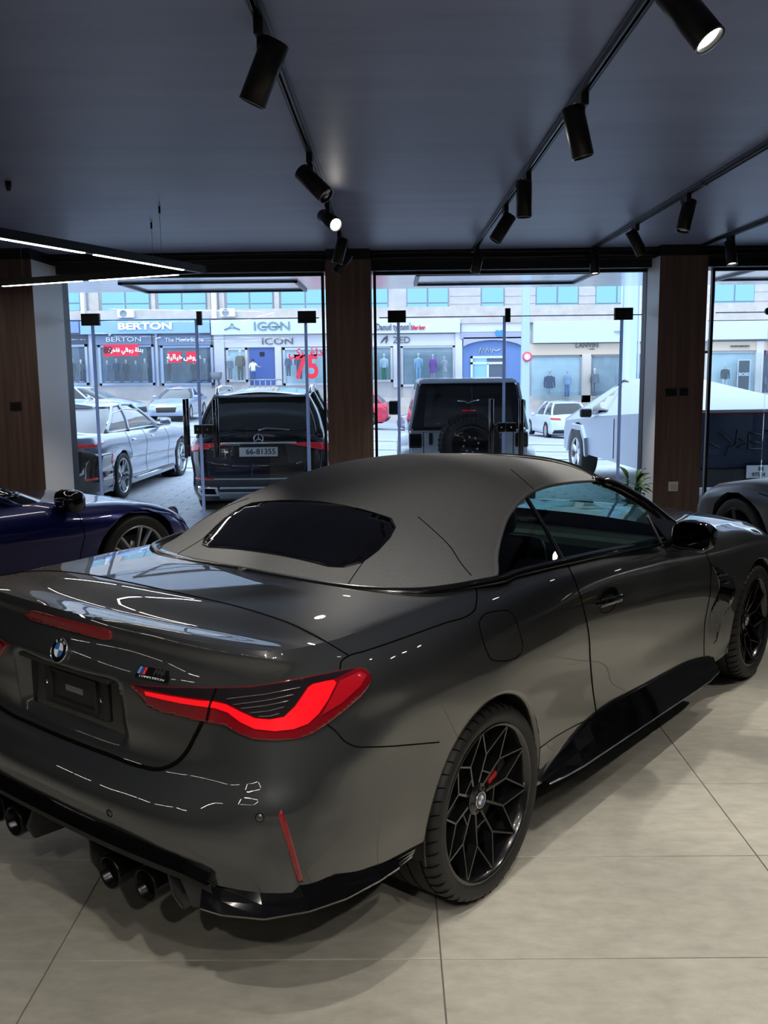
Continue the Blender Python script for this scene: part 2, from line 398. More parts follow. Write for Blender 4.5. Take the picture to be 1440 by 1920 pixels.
# control columns, rear centre -> right side -> front centre; nine rows from deck edge to bottom edge
def side(y, xs, zs): return [(x, y, z) for x, z in zip(xs, zs)]
CC = [
 [(0,-.965,1.070),(0,-.970,1.012),(0,-1.002,.945),(0,-.997,.80),(0,-1.000,.665),(0,-1.040,.640),(0,-1.080,.585),(0,-1.072,.50),(0,-1.045,.43)],
 [(.30,-.940,1.062),(.30,-.947,1.006),(.30,-.985,.938),(.30,-.985,.80),(.30,-.990,.668),(.30,-1.030,.640),(.30,-1.070,.585),(.30,-1.065,.50),(.30,-1.04,.43)],
 [(.60,-.905,1.057),(.60,-.906,.999),(.60,-.925,.925),(.60,-.940,.80),(.60,-.965,.69),(.60,-1.000,.645),(.60,-1.030,.585),(.60,-1.030,.49),(.60,-1.01,.41)],
 [(.755,-.845,1.052),(.785,-.825,.998),(.805,-.815,.935),(.80,-.865,.81),(.80,-.905,.71),(.83,-.915,.645),(.848,-.905,.58),(.855,-.893,.49),(.85,-.88,.40)],
 [(.795,-.66,1.040),(.855,-.66,.995),(.893,-.66,.935),(.895,-.71,.82),(.90,-.75,.72),(.905,-.755,.645),(.912,-.75,.575),(.914,-.745,.49),(.905,-.735,.39)],
 [(.80,-.40,1.045),(.867,-.40,1.005),(.918,-.40,.935),(.936,-.40,.83),(.941,-.40,.74),(.942,-.40,.66),(.941,-.40,.58),(.938,-.40,.49),(.925,-.40,.36)],
 side(0.0,(.805,.872,.922,.941,.947,.947,.946,.944,.93),(1.050,1.015,.94,.83,.745,.66,.58,.48,.33)),
 side(0.38,(.822,.877,.914,.929,.931,.924,.914,.912,.90),(1.047,1.010,.935,.83,.735,.645,.56,.43,.25)),
 side(0.75,(.842,.881,.908,.916,.913,.900,.884,.880,.875),(1.033,.998,.925,.82,.72,.62,.53,.39,.22)),
 side(1.4,(.850,.882,.908,.917,.913,.900,.884,.880,.875),(.993,.962,.89,.795,.70,.60,.51,.38,.22)),
 side(2.05,(.84,.878,.911,.922,.919,.908,.893,.888,.88),(.955,.925,.86,.77,.68,.59,.50,.38,.22)),
 side(2.45,(.825,.883,.927,.941,.942,.938,.930,.922,.90),(.942,.907,.84,.755,.67,.59,.50,.38,.23)),
 side(2.857,(.80,.875,.930,.945,.948,.947,.946,.94,.92),(.910,.878,.815,.735,.67,.60,.52,.42,.28)),
 side(3.25,(.745,.83,.90,.925,.93,.93,.93,.925,.90),(.845,.805,.745,.675,.61,.55,.48,.38,.21)),
 [(.62,3.50,.775),(.72,3.50,.735),(.80,3.49,.68),(.83,3.50,.62),(.845,3.50,.56),(.85,3.50,.50),(.85,3.50,.43),(.85,3.50,.34),(.84,3.45,.19)],
 [(.35,3.62,.745),(.40,3.64,.715),(.42,3.66,.665),(.43,3.68,.605),(.44,3.69,.545),(.44,3.69,.48),(.44,3.69,.41),(.44,3.68,.32),(.44,3.62,.18)],
 [(0,3.66,.745),(0,3.68,.715),(0,3.70,.665),(0,3.72,.605),(0,3.73,.545),(0,3.73,.48),(0,3.73,.41),(0,3.72,.32),(0,3.66,.18)]]
SG = np.array(CC).transpose(1, 0, 2)
nb_ = SG[0]*.7+SG[1]*.3
for q in range(4): nb_[q] = SG[0][q]+np.array([0.003*q, -.007, -.016])
SG = np.concatenate([SG[:1], nb_[None], SG[1:]])
SD = dense_grid(SG, 0.022, 0.016, (1, 0, 0), (1, 0, 0))          # (rows, cols, 3)
# licence plate recess in the boot lid
def sstep(a, b, x): t = np.clip((x-a)/(b-a), 0, 1); return t*t*(3-2*t)
nr, nc, _ = SD.shape
rear = SD[..., 1] < -0.9
ax = np.abs(SD[..., 0])
rec = (1-sstep(.25, .275, ax))*sstep(.705, .735, SD[..., 2])*(1-sstep(.885, .905, SD[..., 2]))*rear
SD[..., 1] += rec*0.055
# deck grid (boot lid, tonneau, cabin rim, bonnet): rows from the rear lip forward, x from centre to the R0 edge
R0 = SD[0]
def r0_at(y):                                  # side edge point of row 0 at a given y
    k0 = int(np.argmin(np.abs(R0[:, 1]+0.66)+10*(R0[:, 0] < .7)))
    i = k0
    while i < len(R0)-2 and R0[i+1][1] < y: i += 1
    a, b = R0[i], R0[i+1]; t = (y-a[1])/(b[1]-a[1]+1e-9); return a+(b-a)*t
kc = int(np.argmin(np.linalg.norm(R0-np.array(CC[3][0]), axis=1))); kf = int(np.argmin(np.linalg.norm(R0-np.array(CC[14][0]), axis=1)))
ys_idx = list(range(kc, kf+1))
frs = np.linspace(0, 1, 34)
def interp_poly(P, fr):
    P = np.asarray(P); d = np.concatenate([[0], np.cumsum(np.linalg.norm(P[1:]-P[:-1], axis=1))]); d = d/d[-1]
    return np.stack([np.interp(fr, d, P[:, k]) for k in range(3)], 1)
zc_y = [-0.965, -0.66, -0.3, 0.0, 0.5, 1.2, 1.9, 2.15, 2.6, 3.0, 3.3, 3.5, 3.66]; zc_z = [1.070, 1.080, 1.076, 1.07, 1.05, 1.03, 1.02, 1.015, .985, .935, .865, .805, .745]
rows = []
n_side = len(ys_idx)
for m_i, k in enumerate(ys_idx):
    e = R0[k]
    if m_i == 0: yc = -0.965
    elif m_i == n_side-1: yc = 3.66
    else:
        a = (m_i/(n_side-1)); yc = e[1]
        yc = e[1] + (-0.965-R0[ys_idx[0]][1])*max(0, 1-(e[1]-R0[ys_idx[0]][1])/0.5)**1.5 + (3.66-R0[ys_idx[-1]][1])*max(0, 1-(R0[ys_idx[-1]][1]-e[1])/0.6)**1.5
    zc = np.interp(yc, zc_y, zc_z)
    if m_i == 0: row = interp_poly(R0[:kc+1], frs)
    elif m_i == n_side-1: row = interp_poly(R0[kf:][::-1], frs)
    else:
        x = e[0]*frs; y = yc+(e[1]-yc)*frs**2
        z = zc+(e[2]-zc)*(0.35*frs**2+0.65*frs**4)
        row = np.stack([x, y, z], 1)
        dr = row[:, 1]-(-0.965+0.12*frs**2); row[:, 2] -= .016*np.exp(-((dr-.13)/.085)**2)*(1-.8*frs**3)
    rows.append(row)
DD = np.array(rows)
# bonnet: two raised flanks
V = []; Fc = []
V += list(SD.reshape(-1, 3)); Fc += grid_faces(nr, nc, 0, True)
off = len(V); V += list(DD.reshape(-1, 3)); Fc += grid_faces(DD.shape[0], DD.shape[1], off, False)
V, Fc = weld(V, Fc)
Vm = V.copy(); Vm[:, 0] *= -1
nv = len(V); V2 = np.concatenate([V, Vm]); F2 = list(Fc)+[tuple(i+nv for i in f[::-1]) for f in Fc]
V2, F2 = weld(V2, F2)
# wheel arches
ARCH = [(0.0, 0.348, 0.378), (2.857, 0.345, 0.374)]
snapped = np.zeros(len(V2), bool); inside = np.zeros(len(V2), bool)
for (yw, zw, ra) in ARCH:
    d = np.hypot(V2[:, 1]-yw, V2[:, 2]-zw); inside |= (d < ra) & (np.abs(V2[:, 0]) > 0.6)
keep = [f for f in F2 if not all(inside[i] for i in f)]
used = np.zeros(len(V2), bool)
for f in keep:
    for i in f: used[i] = True
for (yw, zw, ra) in ARCH:
    d = np.hypot(V2[:, 1]-yw, V2[:, 2]-zw)
    m_ = inside & used & (d < ra) & (np.abs(V2[:, 0]) > 0.6)
    s = ra/np.maximum(d, 1e-6)
    V2[m_, 1] = yw+(V2[m_, 1]-yw)*s[m_]; V2[m_, 2] = zw+(V2[m_, 2]-zw)*s[m_]; snapped |= m_
# normals of the closed surface (kept when the surface is split into panels)
def vnormals(V, Fc):
    N = np.zeros_like(V)
    for f in Fc:
        p = V[list(f)]; n = np.cross(p[2 % len(f)]-p[0], (p[3]-p[1]) if len(f) > 3 else (p[1]-p[0]))
        if len(f) == 3: n = np.cross(p[1]-p[0], p[2]-p[0])
        for i in f: N[i] += n
    return N/np.maximum(np.linalg.norm(N, axis=1, keepdims=True), 1e-9)
VN = vnormals(V2, keep)
cen = np.array([V2[list(f)].mean(0) for f in keep])
# orient outward
ok = sum(1 for i in range(0, len(keep), 50) if np.dot(VN[keep[i][0]], cen[i]-np.array([0, 1.3, .6])) > 0)
if ok < len(range(0, len(keep), 50))/2:
    keep = [f[::-1] for f in keep]; VN = -VN
fn = np.array([VN[list(f)].mean(0) for f in keep])
# open the cabin
def cabin(c): return abs(c[0]) < 0.80 and 0.28 < c[1] < 2.0 and c[2] > 0.9
kk = [i for i in range(len(keep)) if not (cabin(cen[i]) and fn[i][2] > 0.5)]
def seg_x(y_or_z, table): return np.interp(y_or_z, [t[0] for t in table], [t[1] for t in table])
door_r = [(.36, .885), (.50, .80), (.74, .725), (.90, .695), (1.05, .67)]; door_f = [(.30, 2.105), (.45, 2.10), (.66, 2.09), (.80, 2.08), (.98, 2.02)]
def panel_of(c, n):
    x, y, z = abs(c[0]), c[1], c[2]; s = 'R' if c[0] > 0 else 'L'
    deck = n[2] > 0.62 and z > .70
    if y < -0.5 and deck and y < -0.665+0.04*(x > .7) and x < .80: return 'boot_lid'
    if y < -0.60 and x < .62+0.0*z and z > .665 and n[1] < -0.2: return 'boot_lid'
    if deck and z > .97 and -0.70 < y < 0.30 and x < .90: return 'tonneau_cover'
    if y < -.33 and z < (.745 if x > .85 else .80 if x > .62 else .67): return 'rear_bumper'
    if y < -0.80 and z < .80: return 'rear_bumper'
    if y < seg_x(z, door_r): return 'quarter_panel_'+s
    if z < .335 and y < 2.3: return 'side_sill_'+s
    if y < seg_x(z, door_f) and not (deck and x < .80): return 'door_'+s
    if y > 3.42 or (y > 3.2 and z < .60): return 'front_bumper'
    if deck and x < .76: return 'bonnet'
    return 'front_fender_'+s
groups = {}
for i in kk: groups.setdefault(panel_of(cen[i], fn[i]), []).append(i)
PANEL = {}
for g, idx in groups.items():
    vs = sorted({v for i in idx for v in keep[i]}); mp = {v: k for k, v in enumerate(vs)}
    nm = g[:-2] if g[-2:] in ('_R', '_L') else g
    me = mesh_data(nm, V2[vs], [tuple(mp[v] for v in keep[i]) for i in idx], M['paint'])
    me.normals_split_custom_set_from_vertices([tuple(VN[v]) for v in vs])
    PANEL[g] = link(bpy.data.objects.new(nm, me), car)
BV = BVHTree.FromPolygons([tuple(v) for v in V2], [keep[i] for i in kk])
# arch lips and liners
for (yw, zw, ra) in ARCH:
    for s in (1, -1):
        Vl = []; Fl = []; n = 64; a0, a1 = math.radians(-12), math.radians(192)
        prof = [(0.0, 0.002), (-0.003, -0.012), (-0.02, -0.020), (-0.05, -0.012), (-0.30, 0.0)]
        bx = []
        for k in range(n+1):
            a = a0+(a1-a0)*k/n; y, z = yw+ra*math.cos(a), zw+ra*math.sin(a)
            h = BV.ray_cast(Vector((1.5*s, y+0.004*math.cos(a), z+0.004*math.sin(a))), Vector((-s, 0, 0)))
            xx = abs(h[0].x) if h[0] is not None else None; bx.append(xx)
        last = next(v for v in bx if v); bx2 = []
        for v in bx:
            if v and v > 0.8: last = v
            bx2.append(last)
        for k in range(n+1):
            a = a0+(a1-a0)*k/n
            for (dx, dr) in prof: Vl.append((s*(bx2[k]+dx), yw+(ra+dr)*math.cos(a), zw+(ra+dr)*math.sin(a)))
        m_ = len(prof)
        for k in range(n):
            for j in range(m_-1): Fl.append((k*m_+j, k*m_+j+1, (k+1)*m_+j+1, (k+1)*m_+j))
        obj('wheel_arch_liner', Vl, Fl, [M['paint'], M['black_plastic']], car, True, [0 if (i % (m_-1)) < 2 else 1 for i in range(len(Fl))])
        lathe('wheel_well', [(0.0, s*0.56), (ra, s*0.56)], M['dark_void'], car, 40, 'x', loc=(0, yw, zw))

# pixel outlines laid onto the body surface
def lray(u, v): return (CM.transposed() @ ray(u, v)).normalized()
def hit(u, v, bvh=None):
    h = (bvh or BV).ray_cast(CL, lray(u, v)); return (h[0], h[1]) if h[0] is not None else (None, None)
def surf_line(px, bvh=None, step=4.0, off=0.0):
    out = []
    for a, b in zip(px[:-1], px[1:]):
        n = max(1, int(math.hypot(b[0]-a[0], b[1]-a[1])/step))
        for k in range(n):
            t = k/n; p, nn = hit(a[0]+(b[0]-a[0])*t, a[1]+(b[1]-a[1])*t, bvh)
            if p is not None: out.append(p+nn*off if nn.dot(CL-p) > 0 else p-nn*off)
    p, nn = hit(px[-1][0], px[-1][1], bvh)
    if p is not None: out.append(p)
    return out
def smooth_px(px, k=6):
    P = np.array([(a, b, 0) for a, b in px], float); Q = hermite(P, k); return [(q[0], q[1]) for q in Q]
def mir(P): return [Vector((-p[0], p[1], p[2])) for p in P]
def gapline(px, r=0.0028, both=True, bvh=None, name='panel_gap', m=None, sm=True, closed=False):
    P = surf_line(smooth_px(px) if sm else px, bvh)
    if len(P) < 2: return
    tube(name, P, r, m or M['gap'], car, 6, closed)
    if both: tube(name, mir(P), r, m or M['gap'], car, 6, closed)
def patch_data(px, bvh=None, off=0.003, grid=7.0, thick=0.0):
    """triangulated patch filling the pixel outline, laid on the surface with an offset"""
    px = [tuple(p) for p in px]; P2 = []
    for a, b in zip(px, px[1:]+px[:1]):
        n = max(1, int(math.hypot(b[0]-a[0], b[1]-a[1])/grid))
        for k in range(n): P2.append(Vector((a[0]+(b[0]-a[0])*k/n, a[1]+(b[1]-a[1])*k/n)))
    nb = len(P2); us = [p.x for p in P2]; vs = [p.y for p in P2]
    def inside_(x, y):
        c = False
        for a, b in zip(P2[:nb], P2[1:nb]+P2[:1]):
            if (a.y > y) != (b.y > y) and x < (b.x-a.x)*(y-a.y)/(b.y-a.y)+a.x: c = not c
        return c
    y = min(vs)+grid/2
    while y < max(vs):
        x = min(us)+grid/2
        while x < max(us):
            if inside_(x, y): P2.append(Vector((x, y)))
            x += grid
        y += grid
    r = delaunay_2d_cdt(P2, [], [list(range(nb))], 1, 1e-4)
    v2, tri = r[0], r[2]; out = []; good = []
    for p in v2:
        h, n = hit(p.x, p.y, bvh); good.append(h is not None)
        if h is None: out.append(Vector((0, 0, 0)))
        else: out.append(h+(n if n.dot(CL-h) > 0 else -n)*off)
    tri = [t for t in tri if all(good[i] for i in t)]
    # orient to the camera
    res = []
    for t in tri:
        a, b, c = (out[i] for i in t[:3]); res.append(tuple(t) if (b-a).cross(c-a).dot(CL-a) > 0 else tuple(reversed(t)))
    return out, res
def patch(name, px, m, parent, bvh=None, off=0.003, grid=7.0, both=True, rim=0.0):
    V_, F_ = patch_data(px, bvh, off, grid)
    res = []
    for s in ((1, -1) if both else (1,)):
        Vv = V_ if s > 0 else mir(V_); Ff = F_ if s > 0 else [f[::-1] for f in F_]
        if rim:
            cnt = {}
            for f in Ff:
                for a, b in zip(f, f[1:]+f[:1]): cnt[(a, b)] = 1
            Vv = list(Vv); Ff = list(Ff); c0 = Vector((0, 1.2, 0.5)); dn = {}
            for (a, b) in [e for e in cnt if (e[1], e[0]) not in cnt]:
                for i in (a, b):
                    if i not in dn:
                        p = Vv[i]; q = p-(p-c0).normalized()*rim; dn[i] = len(Vv); Vv.append(q)
                Ff.append((b, a, dn[a], dn[b]))
        res.append(obj(name, Vv, Ff, m, parent if not isinstance(parent, dict) else parent[s]))
    return res
def sc(pts, k, ox, oy): return [(x/k+ox, y/k+oy) for x, y in pts]
# ---- soft top
def row(yc, zc, e, n=None):
    f = np.array([0, .25, .5, .72, .88, 1.0]); g = np.array([0, .035, .14, .36, .66, 1.0])
    return np.stack([e[0]*f, yc+(e[1]-yc)*f**2, zc+(e[2]-zc)*g], 1)
T0 = interp_poly(hermite([(0,-.222,1.062),(.2,-.225,1.060),(.4,-.207,1.057),(.52,-.18,1.056),(.62,-.135,1.055),(.69,-.08,1.055)], 8), np.array([0, .25, .5, .72, .88, 1.0]))
TG = [T0, row(-.05, 1.148, (.748,.02,1.056)), row(.13, 1.238, (.788,.115,1.060)), row(.25, 1.290, (.812,.215,1.070)), row(.34, 1.320, (.768,.292,1.118)),
      row(.44, 1.346, (.713,.411,1.175)), row(.56, 1.368, (.664,.544,1.228)), row(.68, 1.384, (.634,.669,1.260)), row(.82, 1.394, (.611,.793,1.284)),
      row(1.0, 1.397, (.600,.95,1.296)), row(1.18, 1.391, (.600,1.14,1.295)), row(1.36, 1.376, (.608,1.30,1.287)), row(1.50, 1.360, (.617,1.41,1.277)), row(1.61, 1.345, (.626,1.455,1.268))]
TD = dense_grid(np.array(TG), 0.03, 0.03, (1, 0, 0), None)
tr, tcn, _ = TD.shape
Vt = TD.reshape(-1, 3); Ft = grid_faces(tr, tcn, 0, False); Vtm = Vt.copy(); Vtm[:, 0] *= -1
Vt2, Ft2 = weld(np.concatenate([Vt, Vtm]), Ft+[tuple(i+len(Vt) for i in f[::-1]) for f in Ft])
# rolled fabric hem along the side window edge
soft = obj('soft_top', Vt2, Ft2, M['fabric'], car)
TB = BVHTree.FromPolygons([tuple(v) for v in Vt2], Ft2)
edge_pts = [TD[i, -1] for i in range(tr)]
for s in (1, -1):
    P = [Vector((s*p[0], p[1], p[2])) for p in edge_pts if p[1] > 0.20]
    tube('fabric_hem', P, 0.008, M['fabric'], soft, 8)
bvt = lambda px, r, nm: tube(nm, surf_line(smooth_px(px), TB), r, M['fold'], soft, 6)
M['fold'] = mat('fabric_crease_shade', (0.008, 0.008, 0.008), 0.95, spec=0.1)  # near-black tubes draw the piping and the shade in the fabric creases
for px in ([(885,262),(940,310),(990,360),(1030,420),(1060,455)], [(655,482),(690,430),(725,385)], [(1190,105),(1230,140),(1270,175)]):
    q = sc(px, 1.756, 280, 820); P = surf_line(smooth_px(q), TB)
    tube('seam_crease_shade', P, 0.0022, M['fold'], soft, 6); tube('seam_crease_shade', mir(P), 0.0022, M['fold'], soft, 6)
# soft wrinkles around the rear bow
# rear window set into the fabric
RW = [(.32,-.116),(.375,-.100),(.42,-.055),(.437,.02),(.437,.09),(.42,.145),(.375,.180),(.22,.196)]
RWP = RW+[(0,.203)]+[(-x, y) for x, y in RW[::-1]]+[(0,-.114)]
# rubber and gloss trim along the soft top base and the belt line
base = [tuple(p) for p in interp_poly(hermite([(0,-.236,1.062),(.2,-.239,1.060),(.4,-.222,1.057),(.53,-.192,1.056),(.64,-.14,1.055),(.71,-.085,1.055),(.765,.01,1.056),(.803,.115,1.058),(.826,.24,1.055)], 6), np.linspace(0, 1, 40))]
belt = [(R0_[0]-0.004, R0_[1], R0_[2]+0.006) for R0_ in [r0_at(y) for y in np.linspace(.32, 1.95, 24)]]
for s in (1, -1):
    tube('belt_trim', [(s*x, y, z+.002) for x, y, z in base+belt], 0.019, M['seal'], car, 8)
# side windows on a leaning plane
GP = [(.84-(z-1.04)*.95, y, z) for y, z in ((-.2, .95), (2.4, .95), (2.4, 1.40), (-.2, 1.40))]
GB = BVHTree.FromPolygons(GP, [(0, 1, 2, 3)])
qwin = sc([(145,655),(148,570),(170,450),(210,340),(265,265),(318,220),(425,390),(530,592)], 3, 880, 860)
dwin = sc([(322,222),(380,185),(470,155),(580,138),(735,136),(900,240),(1000,320),(1085,485),(820,540),(548,596)], 3, 880, 860)
patch('quarter_window', qwin, M['tint'], car, GB, 0.0, 12)
dw = patch('door_window', dwin, M['tint'], car, GB, 0.0, 12)
for s in (1, -1):
    P = surf_line(sc([(318,215),(425,388),(540,598)], 3, 880, 860), GB); P = P if s > 0 else mir(P)
    tube('window_post', P, 0.009, M['seal'], car, 8)
    # windscreen pillar and mirror triangle
    P = hermite([(s*.615,1.40,1.283),(s*.632,1.47,1.268),(s*.725,1.685,1.160),(s*.79,1.88,1.035),(s*.83,2.02,.955)], 8)
    tube('windscreen_pillar', P, [.020]*8+[.026]*(len(P)-8), M['seal'], car, 10)
    P = surf_line(sc([(1000,318),(1085,488)], 3, 880, 860), GB); P = P if s > 0 else mir(P)
    tube('window_post', P, 0.008, M['seal'], car, 8)
    tri = [(.84-(z-1.04)*.95, y, z) for y, z in ((1.62, 1.10), (1.62, .985), (1.95, .975), (1.80, 1.06))]
    prism('mirror_triangle', [(s*(p[0]-.004), p[1], p[2]) for p in tri], (s*.008, 0, 0), M['seal'], car)
WB = [(0,2.20,1.012),(.35,2.17,1.005),(.62,2.09,.99),(.815,2.0,.962)]; WH = [(0,1.62,1.343),(.28,1.59,1.336),(.47,1.53,1.312),(.612,1.465,1.272)]
WM = [tuple((np.array(a)+np.array(b))/2+np.array([0, .03, .035])) for a, b in zip(WB, WH)]
WD = dense_grid(np.array([WH, WM, WB]), .06, .06, (1, 0, 0)); Vw = WD.reshape(-1, 3); Fw = grid_faces(WD.shape[0], WD.shape[1], 0, True); Vwm = Vw.copy(); Vwm[:, 0] *= -1
Vw2, Fw2 = weld(np.concatenate([Vw, Vwm]), Fw+[tuple(i+len(Vw) for i in f[::-1]) for f in Fw])
obj('windscreen', Vw2, Fw2, M['tint'], car)
hd = hermite(WH, 6); tube('windscreen_header', [(-p[0], p[1], p[2]-.004) for p in hd[::-1]]+[(p[0], p[1], p[2]-.004) for p in hd[1:]], 0.022, M['seal'], car, 8)
# ---- cabin
cabin_tub = boxes('cabin_floor', [((-.80,.2,.20),(.80,2.1,.28)), ((-.84,.25,.24),(-.80,2.0,.92)), ((.80,.25,.24),(.84,2.0,.92)), ((-.8,.0,.24),(.8,.25,.86))], M['seat'], car)
def seat(x, y, w, bh):
    bm = bmesh.new(); box_bm(bm, (x, y+.25, .50), (w, .52, .18), .05); rot = Matrix.Rotation(math.radians(16), 3, 'X')
    box_bm(bm, (x, y-.08, .78), (w, .15, bh), .05, rot)
    o = from_bm('seat', bm, M['seat'], car, True)
    bm = bmesh.new(); box_bm(bm, (x, y-.20, .78+bh/2+.10), (w*.55, .10, .20), .04, rot); from_bm('headrest', bm, M['seat'], o, True)
for x in (-.37, .37): seat(x, 1.05, .50, .62); seat(x, .36, .46, .44)
dash = boxes('dashboard', [((-.78,1.80,.62),(.78,2.12,.93))], M['seat'], car, .05)
V_, F_ = lathe_data([(0.185+.016*math.cos(a), .016*math.sin(a)) for a in np.linspace(0, 2*PI, 9)], 28); sw = obj('steering_wheel', V_, F_, M['seat'], car); sw.location = (-.37, 1.62, .86); sw.rotation_euler = (math.radians(68), 0, 0)
im = box('interior_mirror', (-.11,1.56,1.235), (.11,1.59,1.295), M['black_plastic'], car, .01)
# ---- panel gaps
gapline([(285,1101.5),(334,1111.5),(380,1122),(425,1132),(487,1149.7),(548,1171),(600,1197),(655,1230)])
gapline(sc([(472,645),(480,600),(520,570),(600,546),(680,520),(880,450),(1070,382),(1195,340),(1230,310),(1240,270),(1240,200),(1230,165)], 3, 480, 1040))
gapline(sc([(390,950),(440,985),(500,1050),(560,1078),(640,1082),(720,1080),(860,1070),(1030,1055)], 3, 480, 1040), .0022)
gapline(sc([(690,402),(720,470),(750,570),(765,640),(775,780),(785,880),(798,965)], 2, 720, 860), .0032)
gapline(sc([(798,965),(812,975),(850,968),(1000,890),(1192,762)], 2, 720, 860), .0028, sm=False)
gapline(sc([(585,1085),(640,1045),(720,1000),(798,965)], 2, 720, 860), .0022)
gapline([(1322,1032),(1332,1060)]+sc([(768,800),(765,870),(745,990),(715,1150),(708,1300),(708,1462)], 5.0526, 1180, 940), .0028)
bg_ = hermite([(x, 0, z) for x, z in ((0,.667),(.20,.667),(.36,.669),(.44,.680),(.495,.710),(.532,.750),(.560,.80),(.580,.842))], 8); P = []
for q in bg_:
    h = BV.ray_cast(Vector((q[0], -3, q[2])), Vector((0, 1, 0)))
    if h[0] is not None: P.append(h[0])
tube('boot_gap_shade', [Vector((-p.x, p.y, p.z)) for p in P[::-1]]+P[1:], .0065, M['gap'], car, 6)  # thick black tube draws the deep shade in the groove under the boot lid
fuel = sc([(355,615),(372,588),(430,571),(470,573),(490,598),(508,655),(520,705),(512,732),(425,758),(402,752),(385,722),(366,665)], 2, 720, 860)
fp = patch('fuel_flap', fuel, M['paint'], car, None, 0.0012, 10, both=False)[0]
P = surf_line(smooth_px(fuel+fuel[:1], 4)); tube('panel_gap', P, .0022, M['gap'], fp, 6, closed=True)
# ---- tail lamps
lampo = sc([(15,188),(120,196),(240,204),(380,208),(510,208),(620,204),(700,198),(800,184),(900,165),(1000,147),(1100,130),(1200,112),(1290,98),(1330,108),(1352,130),(1362,165),(1340,210),(1300,260),(1200,345),(1110,415),(1030,465),(980,485),(930,498),(860,505),(790,506),(700,495),(620,462),(560,425),(500,408),(450,402),(330,375),(200,345),(120,310),(60,240)], 3, 240, 1220)
lamps = patch('tail_lamp', lampo, M['lamp_red'], car, None, 0.006, 7, rim=.012)
LP = {1: lamps[0], -1: lamps[1]}
smoke = sc([(40,192),(240,207),(505,211),(700,202),(900,169),(1100,134),(1270,104),(1150,158),(1030,182),(1005,200),(935,305),(875,366),(800,380),(730,374),(645,333),(565,292),(490,272),(300,250),(110,212)], 3, 240, 1220)
patch('smoked_lens', smoke, M['lamp_smoke'], LP, None, 0.0085, 7)
guide = sc([(104,224),(200,242),(300,260),(400,275),(490,282),(560,298),(640,340),(720,378),(800,386),(880,370),(940,310),(1010,203),(1035,187),(1100,172),(1150,165),(1166,182),(1120,275),(1070,350),(1010,408),(930,440),(830,452),(720,440),(640,400),(570,345),(500,320),(400,306),(300,290),(200,268),(112,246)], 3, 240, 1220)
patch('light_guide', guide, M['lamp_glow'], LP, None, 0.0095, 6)
M['fin'] = mat('lamp_fin', (0.30, 0.27, 0.28), 0.2, metal=0.8)
for (a, b) in (((560,268),(980,200)), ((600,300),(945,240)), ((640,322),(920,275)), ((690,348),(895,310)), ((740,368),(870,348))):
    q = sc([a, ((a[0]+b[0])/2, (a[1]+b[1])/2+8), b], 3, 240, 1220); P = surf_line(q, None, 5, .0105)[:-1]
    tube('lens_fin', P, .0016, M['fin'], LP[1], 5); tube('lens_fin', mir(P), .0016, M['fin'], LP[-1], 5)
P = surf_line(sc([(505,208),(470,300),(450,402)], 3, 240, 1220), None, 4, .0095)[:-1]
tube('lamp_split', P, .003, M['gap'], LP[1], 5); tube('lamp_split', mir(P), .003, M['gap'], LP[-1], 5)
oute = sc([(1185,170),(1300,120),(1335,140),(1300,200),(1200,290),(1085,360)], 3, 240, 1220)
patch('marker_lens', oute, mat('marker_red', (0.33, 0.006, 0.012), .12, coat=1, emit=(.5, .0, .01), es=.12), LP, None, 0.0085, 7)
stop = sc([(193,288),(215,268),(262,257),(500,320),(800,392),(838,412),(846,440),(835,472),(800,480),(700,455),(400,375),(240,330)], 4, 0, 1080)
patch('brake_light', stop, M['reflector'], car, None, 0.007, 3.5, both=False, rim=.010)
refl = sc([(483,150),(497,115),(520,160),(560,300),(622,518),(592,518),(540,330)], 3, 360, 1480)
patch('rear_reflector', refl, M['reflector'], car, None, 0.004, 6, rim=.006)
# parking sensors
for (u, v) in ((487, 1533), (205, 1525)):
    h, n = hit(u, v)
    for s in (1, -1):
        o = lathe('parking_sensor', [(.0105, -.002), (.0105, .0015), (.0, .002)], M['paint'], car, 16, loc=(s*h.x, h.y, h.z)); nn = Vector((s*n.x, n.y, n.z)) * (1 if n.dot(CL-h) > 0 else -1); o.rotation_euler = nn.to_track_quat('Z', 'Y').to_euler()
        V_, F_ = lathe_data([(.0115+.0012*math.cos(a), .0012*math.sin(a)) for a in np.linspace(0, 2*PI, 6)], 20); obj('sensor_ring', V_, F_, M['gap'], o)
